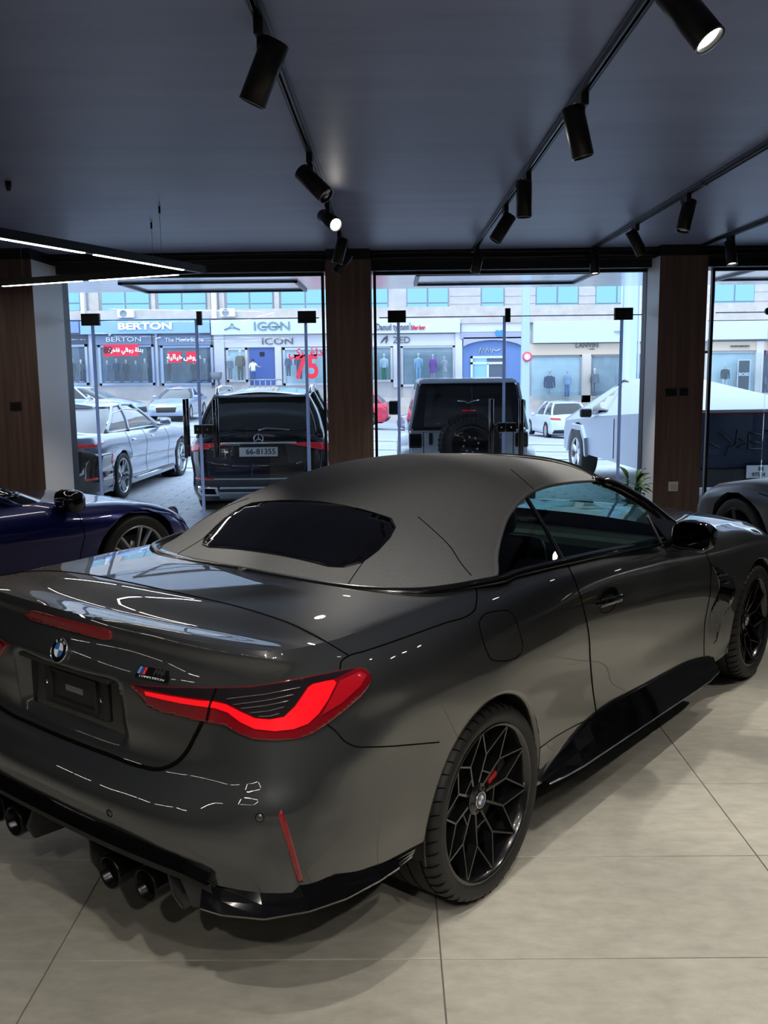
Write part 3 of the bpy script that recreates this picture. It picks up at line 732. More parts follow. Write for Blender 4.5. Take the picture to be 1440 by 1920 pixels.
# ---- roundel on the boot and the model badge
M['rblue'] = mat('roundel_blue', (0.02, 0.16, 0.48), .2, coat=1); M['rwhite'] = mat('roundel_white', (.85, .86, .88), .2, coat=1)
def roundel(R, parent, loc, normal, lettering=True, up=(0, 0, 1)):
    q = Vector(normal).normalized(); z = q; x = Vector(up).cross(z).normalized(); y = z.cross(x); mt = Matrix((x, y, z)).transposed().to_4x4()
    V_, F_ = lathe_data([(0, 0), (R, 0), (R, .008*R/.04), (R*.94, .011*R/.04), (R*.9, .0085*R/.04), (0, .0085*R/.04)], 32)
    o = obj('roundel', V_, F_, M['chrome'], parent); o.matrix_local = Matrix.Translation(loc) @ mt
    zt = .0085*R/.04
    V_, F_ = lathe_data([(R*.56, zt+.0006), (R*.9, zt+.0006)], 32); obj('ring', V_, F_, M['black_gloss'], o)
    for k in range(4):
        pts = [(0, 0, zt+.0008)]+[(R*.55*math.cos(k*PI/2+a), R*.55*math.sin(k*PI/2+a), zt+.0008) for a in np.linspace(0, PI/2, 9)]
        obj('quadrant', pts, [tuple(range(len(pts)))], M['rblue'] if k % 2 else M['rwhite'], o, False)
    if lettering:
        for ch, an in (('B', 38), ('M', 0), ('W', -38)):
            t = text_mesh('letter', ch, R*.34, M['rwhite'], o, .0002); a = math.radians(90+an); t.location = (R*.73*math.cos(a), R*.73*math.sin(a), zt+.0015); t.rotation_euler = (0, 0, math.radians(an))
    return o
h, n = hit(115, 1219); n = n if n.dot(CL-h) > 0 else -n
roundel(.041, car, Vector((0, h.y, h.z))+Vector((0, n.y, n.z))*.001, (0, n.y, n.z))
h, n = hit(288, 1264); n = n if n.dot(CL-h) > 0 else -n
z = n; x = Vector((0, 0, 1)).cross(z).normalized(); y = z.cross(x); mt = Matrix((x, y, z)).transposed().to_4x4()
bdg = prism('model_badge', [(-.062, -.017, 0), (-.054, .017, 0), (.056, .017, 0), (.062, .002, 0), (.060, -.017, 0)], (0, 0, .0035), M['black_gloss'], car); bdg.matrix_local = Matrix.Translation(h+n*.0015) @ mt
for k, c in enumerate(((.10, .28, .62), (.04, .05, .22), (.65, .03, .04))):
    prism('badge_stripe', [(-.056+k*.010, -.006, .0036), (-.050+k*.010, .015, .0036), (-.042+k*.010, .015, .0036), (-.047+k*.010, -.006, .0036)], (0, 0, .001), mat('badge_stripe_%d' % k, c, .3), bdg)
M['badge_txt'] = mat('badge_text', (.03, .03, .032), .12, coat=1)
t = text_mesh('lettering', 'M4', .030, M['badge_txt'], bdg, .0015, 'CENTER', .25, bold=.0006); t.location = (.022, .005, .005)
t = text_mesh('lettering', 'COMPETITION', .0085, M['rwhite'], bdg, .0003, 'CENTER', .2, sx=1.7); t.location = (0, -.0125, .004)
# ---- plate bracket in the recess
pb = boxes('plate_bracket', [((-.17, -.962, .745), (.17, -.945, .885))], M['black_plastic'], car, .006)
boxes('bracket_rim', [((-.12, -.972, .765), (.12, -.96, .775)), ((-.12, -.972, .862), (.12, -.96, .872)), ((-.125, -.972, .765), (-.115, -.96, .872)), ((.115, -.972, .765), (.125, -.96, .872))], M['black_plastic'], pb, .003)
boxes('bracket_sticker', [((-.045, -.9645, .808), (.045, -.9615, .828))], mat('sticker_grey', (.12, .12, .12), .5), pb)
for s in (-1, 1): lathe('bracket_screw', [(.008, -.004), (.008, .0), (0, .0)], M['alu'], pb, 12, 'y', loc=(s*.145, -.962, .815))
pl_ = boxes('plate_surround', [((-.262, -.952, .712), (.262, -.942, .90))], M['black_gloss'], car, .004)
boxes('boot_handle', [((-.24, -1.004, .893), (.24, -.955, .907))], M['black_plastic'], car, .004)
# ---- door handles
for s in (1, -1):
    h, n = hit(1141, 1125); c = Vector((s*h.x, h.y, h.z))
    hs = lathe('handle_recess', [(.0, -.002), (.055, .0), (.062, .002)], M['gap'], PANEL['door_R' if s > 0 else 'door_L'], 24, 'x'); hs.location = c; hs.scale = (s, 1.5, .85)
    bm = bmesh.new(); box_bm(bm, (s*.018, -.012, .002), (.016, .20, .034), .007); box_bm(bm, (s*.006, .085, .002), (.02, .03, .022), .004); box_bm(bm, (s*.006, -.11, .002), (.02, .02, .022), .004)
    o = from_bm('door_handle', bm, M['black_gloss'], PANEL['door_R' if s > 0 else 'door_L'], True); o.location = c; o.rotation_euler = (math.radians(-4), 0, 0)
# ---- door mirrors
def mirror(s):
    rings = []
    for (y, kx, kz) in ((-.055, .90, .90), (-.05, .97, .97), (-.02, 1.0, 1.0), (.03, .95, .92), (.075, .78, .72), (.10, .45, .42)):
        ring = []
        for k in range(24):
            a = 2*PI*k/24; c_, s_ = math.cos(a), math.sin(a)
            px = math.copysign(abs(c_)**.55, c_)*.105*kx; pz = math.copysign(abs(s_)**.6, s_)*.066*kz
            pz -= .012*(px/.105)**2; ring.append((s*(px+.985+.12*y*0), 1.70+y-px*.18, 1.026+pz+px*.02))
        rings.append(ring)
    V_ = [p for r in rings for p in r]; n = 24
    F_ = [(i*n+k, i*n+(k+1) % n, (i+1)*n+(k+1) % n, (i+1)*n+k) for i in range(len(rings)-1) for k in range(n)]+[tuple((len(rings)-1)*n+k for k in range(n))]
    o = obj('door_mirror', V_, F_, M['black_gloss'], car)
    g = [((p[0]-s*.985)*.97+s*.985, p[1]+.004, (p[2]-1.026)*.97+1.026) for p in rings[0]]; obj('mirror_glass', g, [tuple(range(n))], mat('mirror_glass', (.05, .055, .06), .03, metal=1), o, False)
    tube('mirror_arm', [(s*.84, 1.80, .985), (s*.90, 1.76, .985), (s*.96, 1.72, .985)], [.022, .018, .016], M['black_gloss'], o, 8)
    tube('mirror_fin', [(s*.895, 1.655, .968), (s*.93, 1.645, .958), (s*1.05, 1.62, .962), (s*1.075, 1.64, .985)], .008, M['black_gloss'], o, 8)
    box('indicator', (s*1.075-.008, 1.64, 1.018), (s*1.075+.012, 1.70, 1.028), mat('indicator_lens', (.5, .5, .5), .2), o, .003)
for s in (1, -1): mirror(s)
# ---- fender vents
for s in (1, -1):
    vent = sc([(770,590),(830,620),(940,690),(990,750),(960,980),(900,1070),(790,1350),(765,1290),(755,1180),(770,1040),(820,930),(850,820),(830,700)], 5.0526, 1180, 940)
if True:
    vo = patch('fender_vent', smooth_px(vent+vent[:1], 3)[:-1], M['black_gloss'], car, None, .002, 5, rim=.006)
    for k, s in ((0, 1), (1, -1)):
        for (a, b) in (((830,700),(930,680)), ((870,772),(945,755))):
            P = surf_line(sc([a, b], 5.0526, 1180, 940), None, 4, .010)
            if len(P) > 1: tube('vent_gill', P if s > 0 else mir(P), .006, M['black_gloss'], vo[k], 8)
# ---- side skirts
def strip(name, top, bot, out, m, s, parent, thick=.02):
    """thin shaped blade between two polylines, with thickness outwards"""
    top = [np.array(p, float) for p in top]; bot = [np.array(p, float) for p in bot]; V_ = []; n = len(top)
    for a, b, o_ in zip(top, bot, out):
        o_ = np.array(o_, float); mid = (a+b)/2
        V_ += [a, mid+o_*.50, b+o_, b+o_*.85-np.array([0, 0, .010]), b-np.array([0, 0, .006])-o_*.3, a-o_*.4]
    V_ = [(s*p[0], p[1], p[2]) for p in V_]; m_ = 6
    F_ = [(i*m_+k, (i+1)*m_+k, (i+1)*m_+(k+1) % m_, i*m_+(k+1) % m_) for i in range(n-1) for k in range(m_)]+[tuple(range(m_)), tuple((n-1)*m_+k for k in range(m_-1, -1, -1))]
    bm = bmesh.new(); vv = [bm.verts.new(p) for p in V_]
    for f in F_: bm.faces.new([vv[i] for i in f])
    return from_bm(name, bm, m, parent, False)
for s in (1, -1):
    ys = np.linspace(.395, 2.25, 14)
    top = [(np.interp(y, [.395, .55, .9, 2.0, 2.25], [.905, .893, .888, .893, .91]), y, np.interp(y, [.395, .5, .75, 1.05, 2.0, 2.25], [.27, .30, .345, .368, .318, .275])) for y in ys]
    bot = [(.890, y, np.interp(y, [.395, .62, 2.1, 2.25], [.268, .240, .190, .205])) for y in ys]
    strip('side_skirt', top, bot, [(.055, 0, 0)]*len(ys), M['black_gloss'], s, car)
    tube('skirt_edge', [(s*(b[0]+.054), b[1], b[2]-.004) for b in bot], .004, M['alu'], car, 6)
    # rear bumper blade
    top = [(.62,-1.0,.40),(.68,-.985,.40),(.78,-.935,.405),(.86,-.865,.425),(.905,-.76,.415),(.925,-.62,.385),(.93,-.52,.362),(.925,-.42,.352)]
    bot = [(.63,-.985,.350),(.69,-.965,.345),(.78,-.915,.345),(.85,-.835,.352),(.895,-.74,.355),(.915,-.62,.352),(.92,-.52,.345),(.915,-.43,.338)]
    strip('bumper_blade', top, bot, [(.012,-.045,0),(.016,-.045,0),(.032,-.038,0),(.042,-.026,0),(.042,-.012,0),(.034,0,0),(.022,0,0),(.008,0,0)], M['black_gloss'], s, car)
# ---- diffuser, gloss strip, fins, exhaust tips
stp = [(0,-1.076,.465),(.30,-1.070,.463),(.50,-1.052,.458),(.60,-1.030,.447),(.665,-1.005,.425)]
sp = hermite(stp, 5); full = [(-p[0], p[1], p[2]) for p in sp[::-1]]+[tuple(p) for p in sp[1:]]
V_ = []; 
for (x, y, z) in full: V_ += [(x, y+.008, z+.032), (x, y-.006, z+.029), (x, y-.018, z-.004), (x, y+.02, z-.010)]
F_ = [(i*4+k, i*4+k+1, (i+1)*4+k+1, (i+1)*4+k) for i in range(len(full)-1) for k in range(3)]
bm = bmesh.new(); vv = [bm.verts.new(p) for p in V_]; [bm.faces.new([vv[i] for i in f]) for f in F_]
bmesh.ops.solidify(bm, geom=bm.faces[:], thickness=.004); from_bm('diffuser_strip', bm, M['black_gloss'], car)
V_ = []
for (x, y, z) in full: V_ += [(x, y+.004, z-.006), (x, y-.004, z-.012), (x, y+.004, z-.040), (x, y+.05, z-.052)]
bm = bmesh.new(); vv = [bm.verts.new(p) for p in V_]; [bm.faces.new([vv[i] for i in f]) for f in F_]
bmesh.ops.solidify(bm, geom=bm.faces[:], thickness=.004); from_bm('diffuser_lip', bm, mat('diffuser_grey', (.045, .046, .048), .45), car)
M['diff'] = mat('diffuser_satin', (.022, .022, .023), .38)
dg_ = [(-.64,-1.0),(-.5,-1.04),(-.25,-1.055),(0,-1.06),(.25,-1.055),(.5,-1.04),(.64,-1.0)]
V_ = []
for (x, y) in dg_: V_ += [(x, y, .435), (x, y+.06, .395), (x*.98, y+.28, .30), (x*.95, y+.55, .22)]
F_ = [(i*4+k, i*4+k+1, (i+1)*4+k+1, (i+1)*4+k) for i in range(len(dg_)-1) for k in range(3)]
obj('diffuser', V_, F_, M['diff'], car, False)
def fin(x, w, y0, y1, zt, zb, lean):
    s = 1 if x > 0 else -1
    poly = [(x, y0+.01, zt), (x+s*lean, y0-.005, zb+.05), (x+s*lean*1.1, y0+.02, zb), (x+s*lean, y1, zb-.02), (x, y1, zt-.08), (x, y0+.10, zt-.01)]
    prism('diffuser_fin', poly, (s*w, 0, 0), M['diff'], car, .004)
for s in (1, -1):
    fin(s*.135, .018, -1.05, -.70, .425, .29, .035); fin(s*.485, .02, -1.035, -.72, .43, .305, .05)
    for x in (.262, .405):
        prof = [(.046, .16), (.049, .01), (.051, -.004), (.048, -.010), (.043, -.004), (.041, .15), (.0, .15)]
        o = lathe('exhaust_tip', prof, mat('exhaust_black', (.02, .02, .021), .22, metal=.8) if 'exhaust_black' not in bpy.data.materials else bpy.data.materials['exhaust_black'], car, 32, 'y', loc=(s*x, -1.045+.05*abs(x-.262)/.14*.4, .332))
    for x in (.262, .405): lathe('exhaust_bore_shade', [(0, .02), (.0425, .02)], M['dark_void'], car, 24, 'y', loc=(s*x, -1.045+.05*abs(x-.262)/.14*.4, .332))  # black disc stands for the shade deep inside the pipe
    prism('bumper_corner', [(s*.55,-1.035,.437),(s*.665,-.995,.425),(s*.655,-.985,.335),(s*.585,-1.01,.318)], (0, .03, 0), M['diff'], car, .003)
box('underbody', (-.62, -.55, .20), (.62, 3.2, .26), M['dark_void'], car)
# ---- wheels
def wheel_tyre(R, rr, w):
    prof = [(rr-.012, w*.46), (rr, w*.50), (rr+.012, w*.515), (R-.030, w*.53), (R-.014, w*.50), (R-.004, w*.44), (R, w*.36), (R, -w*.36), (R-.014, -w*.5), (rr, -w*.5)]
    return prof
def spoke_bar(a, b, wa, wb, ta, tb):
    """bar between two points (axial x, y, z) with given widths"""
    a = Vector(a); b = Vector(b); d = (b-a).normalized(); ax = Vector((1, 0, 0)); w = d.cross(ax).normalized(); o = []
    for p, ww, tt in ((a, wa, ta), (b, wb, tb)):
        o += [p+w*ww-ax*tt, p+w*ww*.45, p-w*ww*.45, p-w*ww-ax*tt]
    F_ = [(0, 1, 5, 4), (1, 2, 6, 5), (2, 3, 7, 6), (3, 0, 4, 7), (0, 3, 2, 1), (4, 5, 6, 7)]
    return o, F_
def make_wheel(yw, R, rr, w, lat, s, parent, zc, rimm, cap=True, rot=0.0, style='mesh', caliper=None, spin=0):
    """lat: lateral position of the outer rim lip; s: side"""
    V_, F_ = lathe_data([(rr, -.006), (rr-.008, .002), (rr-.016, -.004), (rr-.022, -.03), (rr-.035, -.10), (rr-.04, -w*.8)], 56, 'x')
    V_ = [Vector(v) for v in V_]
    def add(vf):
        v, f = vf; o = len(V_); V_.extend(v); F_.extend([tuple(i+o for i in q) for q in f])
    def P(r, a, d): return (d, r*math.cos(a), r*math.sin(a))
    if style == 'mesh':
        for k in range(10):
            a = rot+k*PI/5; tip = P(rr-.013, a, -.010)
            for e in (-1, 1): add(spoke_bar(P(rr*.57, a+e*PI/10, -.036), tip, .0070, .0060, .034, .026))
        for k in range(5):
            a = rot+k*2*PI/5+PI/5
            for e in (-1, 1):
                add(spoke_bar(P(.046, a+e*.30, -.056), P(rr*.57, a+e*PI/10, -.036), .0115, .0078, .034, .034))
                add(spoke_bar(P(rr*.36, a+e*.33, -.047), P(rr*.36, a-e*.33, -.047), .006, .006, .03, .03)) if e > 0 else None
    elif style == 'five':
        for k in range(5):
            a = rot+k*2*PI/5
            for e in (-1, 1): add(spoke_bar(P(.05, a+e*.35, -.03), P(rr-.014, a+e*.20, -.010), .016, .017, .03, .025))
    elif style == 'turbine':
        for k in range(5):
            a = rot+k*2*PI/5; add(spoke_bar(P(.03, a, -.02), P(rr-.012, a+.10, -.010), .05, .062, .02, .02))
    elif style == 'multi':
        for k in range(10):
            a = rot+k*PI/5; add(spoke_bar(P(.04, a, -.02), P(rr-.014, a+.06, -.010), .012, .010, .03, .025))
    v, f = lathe_data([(0, -.044), (.028, -.044), (.055, -.052), (.06, -.09)], 24, 'x'); add((v, f))
    wh = obj('wheel', [(s*v[0], v[1], v[2]) for v in V_], F_ if s > 0 else [q[::-1] for q in F_], rimm, parent, False)
    for p in wh.data.polygons: p.use_smooth = p.index < 56*5
    wh.location = (s*lat, yw, zc)
    prof = wheel_tyre(R, rr, w); v, f = lathe_data([(r, h-w*.5) for r, h in prof], 72, 'x'); obj('tyre', [(s*p[0], p[1], p[2]) for p in v], f, M['rubber'], wh)
    # tread grooves and shoulder sipes
    if style == 'mesh':
        gl = []
        for k in range(48):
            a = 2*PI*k/48; pts = [(s*(-.5*w+h), (R-dr)*math.cos(a+t), (R-dr)*math.sin(a+t)) for h, dr, t in ((w*.515, .027, 0), (w*.49, .009, .01), (w*.43, .001, .03), (w*.30, -.0005, .07))]
            gl.append((pts, .0024))
        tubes('tread_sipes', gl, M['dark_void'], wh, 4)['kind'] = 'stuff'
        for h in (.30, .08, -.12, -.30):
            v, f = lathe_data([(R-.004, -.5*w+w*h-.004), (R+.0006, -.5*w+w*h-.004), (R+.0006, -.5*w+w*h+.004), (R-.004, -.5*w+w*h+.004)], 48, 'x'); obj('tread_groove', [(s*p[0], p[1], p[2]) for p in v], f, M['dark_void'], wh)
    v, f = lathe_data([(0, -.105), (rr*.68, -.105), (rr*.68, -.13), (0, -.13)], 40, 'x'); obj('brake_disc', [(s*p[0], p[1], p[2]) for p in v], f, M['disc'], wh)
    v, f = lathe_data([(0, -w*.82), (rr, -w*.82)], 32, 'x'); obj('wheel_back', [(s*p[0], p[1], p[2]) for p in v], f, M['dark_void'], wh)
    if caliper:
        pts = [(s*-.075, r*math.cos(a), r*math.sin(a)) for r, a in [(rr*.42, t) for t in np.linspace(caliper[0], caliper[1], 7)]+[(rr*.80, t) for t in np.linspace(caliper[1], caliper[0], 9)]]
        prism('brake_caliper', pts, (s*-.06, 0, 0), caliper[2], wh, .004)
    for k in range(5):
        a = rot+k*2*PI/5+.3; lathe('wheel_bolt', [(.009, -.01), (.009, .004), (.0, .004)], M['black_gloss'], wh, 8, 'x', loc=(s*-.048, .040*math.cos(a), .040*math.sin(a)))
    if cap:
        roundel(.030, wh, Vector((s*-.046, 0, 0)), (s, 0, 0), False)
    return wh
M['wheel_black'] = mat('wheel_black', (.006, .006, .0065), .22, coat=.6, coat_rough=.05); M['disc'] = mat('brake_disc', (.10, .10, .10), .35, metal=.9); M['cal_red'] = mat('caliper_red', (.38, .01, .015), .3, coat=.6); M['cal_black'] = mat('caliper_black', (.01, .01, .01), .3)
for s in (1, -1):
    for (yw, R, rr, w, zc, rot) in ((0.0, .338, .2785, .285, .338, math.radians(98)), (2.857, .336, .262, .275, .336, math.radians(100))):
        wh_ = make_wheel(yw, R, rr, w, .932, s, car, zc, M['wheel_black'], True, rot, 'mesh', (-.15, .75, M['cal_black']) if yw == 0 else (PI-.75, PI+.15, M['cal_black']))
        a_ = .32 if yw == 0 else PI-.32; bm = bmesh.new(); box_bm(bm, (s*-.068, .115*math.cos(a_), .115*math.sin(a_)), (.02, .055, .022), .004, Matrix.Rotation(a_, 3, 'X')); from_bm('caliper_mark', bm, M['cal_red'], wh_)
# ---- front lamps, grille (far side)
for s in (1, -1):
    prism('head_lamp', [(s*.52,3.66,.66),(s*.80,3.53,.70),(s*.86,3.42,.68),(s*.84,3.50,.61),(s*.54,3.68,.60)], (0,.012,0), M['dark_glass'], car)
    prism('grille', [(s*.03,3.735,.70),(s*.22,3.725,.70),(s*.25,3.73,.56),(s*.20,3.73,.32),(s*.05,3.74,.32)], (0,.012,0), M['black_gloss'], car)
# ================================================================== ceiling tracks, spotlights, pendant frames
TRX = [-0.45, 0.875, 2.13, 3.235]
tlab = ['black lighting track ending over the middle pillar, five cylinder spots', 'black lighting track running above the convertible toward the off-roader window',
        'black lighting track over the aisle between convertible and matt grey saloon', 'black lighting track over the right pillar with a single lit spot']
for k, x in enumerate(TRX):
    t = thing('lighting_track', tlab[k], 'track', (x, 0, ZC))
    ya, yb = -4.2, 10.17
    boxes('rail', [((-.018, ya, -.006), (.018, yb, 0)), ((-.018, ya, -.034), (-.011, yb, -.004)), ((.011, ya, -.034), (.018, yb, -.004))], M['black'], t)
    boxes('conductor', [((-.0105, ya, -.031), (-.007, yb, -.027)), ((.007, ya, -.031), (.0105, yb, -.027)), ((-.024, ya, -.012), (-.018, yb, -.008)), ((.018, ya, -.012), (.024, yb, -.008))], M['alu'], t)
    for y in (-1.0, 2.95, 6.6): box('joiner', (-.021, y-.03, -.036), (.021, y+.03, -.002), M['black'], t)
    box('end_cap', (-.021, yb-.02, -.036), (.021, yb+.005, 0), M['white'], t)
SPOT_R, SPOT_L = .050, .225
def spotlight(k, anchor, centre, d, lit, label, energy, size=58, blend=.55):
    d = Vector(d).normalized(); centre = Vector(centre); anchor = Vector(anchor)
    t = thing('track_spotlight', label, 'spotlight', anchor, 0, 'cylinder spotlights on the ceiling tracks')
    box('adapter', (-.017, -.075, -.085), (.017, .075, -.030), M['black'], t, .004)
    c = centre-anchor; piv = c-d*SPOT_L*.30
    tubes('stem', [([(0, 0, -.08), (0, 0, -.12)], .016), ([(0, 0, -.11), tuple(piv)], .009)], M['black'], t, 10)
    q = d.to_track_quat('Z', 'Y'); h = SPOT_L/2
    b = lathe('housing', [(0, -h), (SPOT_R-.004, -h), (SPOT_R, -h+.004), (SPOT_R, h), (SPOT_R-.004, h+.0015), (SPOT_R-.006, h-.002), (SPOT_R*.72, h-.03)], M['black'], t, 28)
    b.location = c; b.rotation_euler = q.to_euler()
    lathe('rim_ring', [(SPOT_R-.0015, h-.001), (SPOT_R+.0008, h-.0005), (SPOT_R+.0005, h+.0018), (SPOT_R-.004, h+.002)], M['alu'], b, 28)
    lathe('lens', [(0, h-.022), (SPOT_R*.55, h-.024), (SPOT_R*.80, h-.014)], M['lamp_on'] if lit else M['lamp_off'], b, 24)
    if energy > 0:
        L_ = bpy.data.lights.new('spot_lamp', 'SPOT'); L_.energy = energy; L_.spot_size = math.radians(size); L_.spot_blend = blend; L_.color = (1.0, .945, .855); L_.shadow_soft_size = .035
        lo = bpy.data.objects.new('spot_lamp', L_); COL.objects.link(lo); lo.parent = t; lo.location = c+d*(h+.01); lo.rotation_euler = (-d).to_track_quat('Z', 'Y').to_euler()
    return t
EN = 95
seen = [ # track, anchor px, back px, front px, extra depth, lit, label
 (0,(526,45),(552,88),(513,182),.02,0,'unlit black cylinder spotlight tilted toward the blue coupe, nearest the convertible on its track'),
 (0,(598,290),(586,324),(624,364),-.06,0,'black cylinder spotlight aimed at the convertible, next to the lit one on the pillar track'),
 (0,(620,377),(611,402),(636,424),-.16,1,'lit cylinder spotlight glowing toward the room on the track to the middle pillar'),
 (0,(641,436),(647,450),(637,490),.0,0,'black cylinder spotlight hanging before the middle pillar, first of a close pair'),
 (0,(651,462),(657,479),(637,509),.0,0,'black cylinder spotlight hanging before the middle pillar, last on its track'),
 (1,(1262,-62),(1275,-6),(1312,62),-.05,1,'lit cylinder spotlight with glowing lens, first on the track above the convertible'),
 (1,(1098,180),(1081,206),(1099,289),.0,0,'black cylinder spotlight hanging nearly upright above the convertible'),
 (1,(991,327),(985,343),(985,403),.0,0,'black cylinder spotlight hanging straight down above the off-roader'),
 (1,(942,386),(949,408),(925,447),.0,0,'black cylinder spotlight tilted sideways between two upright spots on the convertible track'),
 (1,(886,462),(891,471),(883,509),.0,0,'black cylinder spotlight at the end of its track above the off-roader window'),
 (2,(1278,366),(1286,378),(1271,431),-.03,0,'black cylinder spotlight with pale rim over the aisle beside the convertible'),
 (2,(1175,422),(1167,436),(1186,473),.0,0,'black tilted cylinder spotlight next to the lit one at the aisle track end'),
 (2,(1097,468),(1098,476),(1098,511),-.03,1,'lit cylinder spotlight hanging over the off-roader window at its track end'),
 (3,(1350,443),(1350,456),(1351,492),-.04,1,'lit cylinder spotlight hanging beside the right wood pillar')]
for (k, a, b, f, dy, lit, lab) in seen:
    A_ = at_z(a[0], a[1], ZC-.03); y = max(1.5, min(10.0, A_.y)); anc = Vector((TRX[k], y, ZC-.03+.03))
    pb_, pf_ = at_y(b[0], b[1], y), at_y(f[0], f[1], y)
    c = (pb_+pf_)/2; c.x += TRX[k]-A_.x; d = (pf_-pb_); d.y += dy
    if d.z > -.02: d.z = -.05
    spotlight(k, anc, c, d, lit, lab, EN)
# unseen spots added along the same tracks, some as fill on the car's rear
hid = [(0,.9,(-.15,.75,-1)),(1,-.4,(-.55,.9,-1)),(0,-.6,(-.2,.9,-1)),(0,1.7,(.35,.6,-1)),(0,.3,(-.5,.3,-1)),(1,1.9,(.15,.25,-1)),(1,.4,(-.2,.5,-1)),(2,5.0,(-.25,-.35,-1)),(2,3.2,(-.2,-.2,-1)),(3,5.6,(-.15,-.1,-1)),(3,3.6,(-.3,.1,-1)),(3,1.6,(-.3,.2,-1)),(0,-1.6,(.1,.2,-1)),(1,-1.4,(.0,.3,-1)),(2,-1.0,(.0,.3,-1))]
for i, (k, y, d) in enumerate(hid):
    dd = Vector(d).normalized(); anc = Vector((TRX[k], y, ZC))
    spotlight(k, anc, anc+Vector((0, 0, -.20))+dd*.03, dd, 1, 'lit black cylinder spotlight added out of view on a ceiling track to light the showroom', EN*(.75 if y < 2.5 else 1))
def pendant(name, corners, z, label, closed=True, gap=.12, lit=1):
    cx = sum(c[0] for c in corners)/len(corners); cy = sum(c[1] for c in corners)/len(corners)
    t = thing(name, label, 'pendant light', (cx, cy, z)); n = len(corners)
    for i in range(n if closed else n-1):
        a = Vector((corners[i][0]-cx, corners[i][1]-cy, 0)); b = Vector((corners[(i+1) % n][0]-cx, corners[(i+1) % n][1]-cy, 0)); d = (b-a); L_ = d.length; d.normalize(); ang = math.atan2(d.y, d.x)
        rot = Matrix.Rotation(ang, 3, 'Z')
        bm = bmesh.new(); box_bm(bm, (a+b)/2+Vector((0, 0, .03)), (L_+.05, .05, .06), .002, rot); bar = from_bm('bar', bm, M['black'], t)
        for (f0, f1) in ((.10, .48), (.52, .90)):
            bm = bmesh.new(); box_bm(bm, a+d*L_*(f0+f1)/2+Vector((0, 0, -.001)), (L_*(f1-f0), .028, .006), 0, rot); from_bm('led_strip', bm, M['led'], bar)
        for fr in (.2, .8):
            p = a+d*L_*fr; tube('suspension_wire', [p+Vector((0, 0, .06)), p+Vector((0, 0, ZC-z))], .0016, M['alu'], t, 5); tube('wire_grip', [p+Vector((0, 0, ZC-z-.05)), p+Vector((0, 0, ZC-z))], .008, M['black'], t, 8)
    return t
c0 = at_z(379, 512, 2.60); ea = at_z(0, 447, 2.60); eb = at_z(15, 536, 2.60)
da = (ea-c0).normalized(); db = (eb-c0).normalized()
c1 = c0+da*2.9; c3 = c0+db*2.5; c2 = c1+db*2.5
pendant('linear_pendant', [(c.x, c.y) for c in (c0, c1, c2, c3)], 2.60, 'black rectangular pendant frame with bright led strips hanging near the sedan window')
pendant('linear_pendant', [(-3.6, -.2), (-2.3, -1.6), (-3.9, -3.2), (-5.2, -1.8)], 2.55, 'black square pendant frame with led strips hanging behind the viewpoint')
zz = [(-6.3, 3.2), (-5.5, 2.4), (-5.9, 1.2), (-5.0, .4), (-5.4, -.8)]
pendant('zigzag_pendant', zz, 2.55, 'black zigzag pendant bar with led strips hanging by the left wall', closed=False)
for u, v in ((15, 340),):
    p = at_z(u, v, ZC); tag(lathe('ceiling_hook', [(0, 0), (.02, 0), (.02, -.03), (.012, -.06), (0, -.06)], M['black'], None, 12, 'z', loc=(p.x, p.y, ZC)), 'small black hook fixed to the dark ceiling near the pendant frame', 'hook')
# ================================================================== generic lofted cars (own axes: x right, y forward from the rear axle, z up from the ground)
def outline(w, yr, yf, rr, rf, bowr=.05, bowf=.08, n=(7, 6, 26, 6, 7), wfun=None):
    """half plan outline from rear centre to front centre"""
    P = []
    xr = max(w-rr, .05); xf = max(w-rf, .05)
    for k in range(n[0]): x = xr*k/n[0]; P.append((x, yr-bowr*(1-(x/w)**2)))
    y0 = yr-bowr*(1-(xr/w)**2)
    for k in range(n[1]):
        a = PI/2*k/n[1]; P.append((xr+(w-xr)*math.sin(a), y0+(rr)*(1-math.cos(a))))
    ys, ye = y0+rr, 0
    yfe = yf+bowf*(1-(xf/w)**2)
    for k in range(n[2]): P.append((w, ys+(yfe-rf-ys)*k/n[2]))
    for k in range(n[3]):
        a = PI/2*k/n[3]; P.append((xf+(w-xf)*math.cos(a), yfe-rf+rf*math.sin(a)))
    for k in range(n[4]+1): x = xf*(1-k/n[4]); P.append((x, yf+bowf*(1-(x/w)**2)))
    P = np.array(P)
    if wfun is not None: P[:, 0] *= np.array([wfun(y) for y in P[:, 1]])
    return P
def zf(prof): return lambda y: float(np.interp(y, [p[0] for p in prof], [p[1] for p in prof]))
def ring3(o2, zfun): return np.array([(x, y, zfun(y) if callable(zfun) else zfun) for x, y in o2])
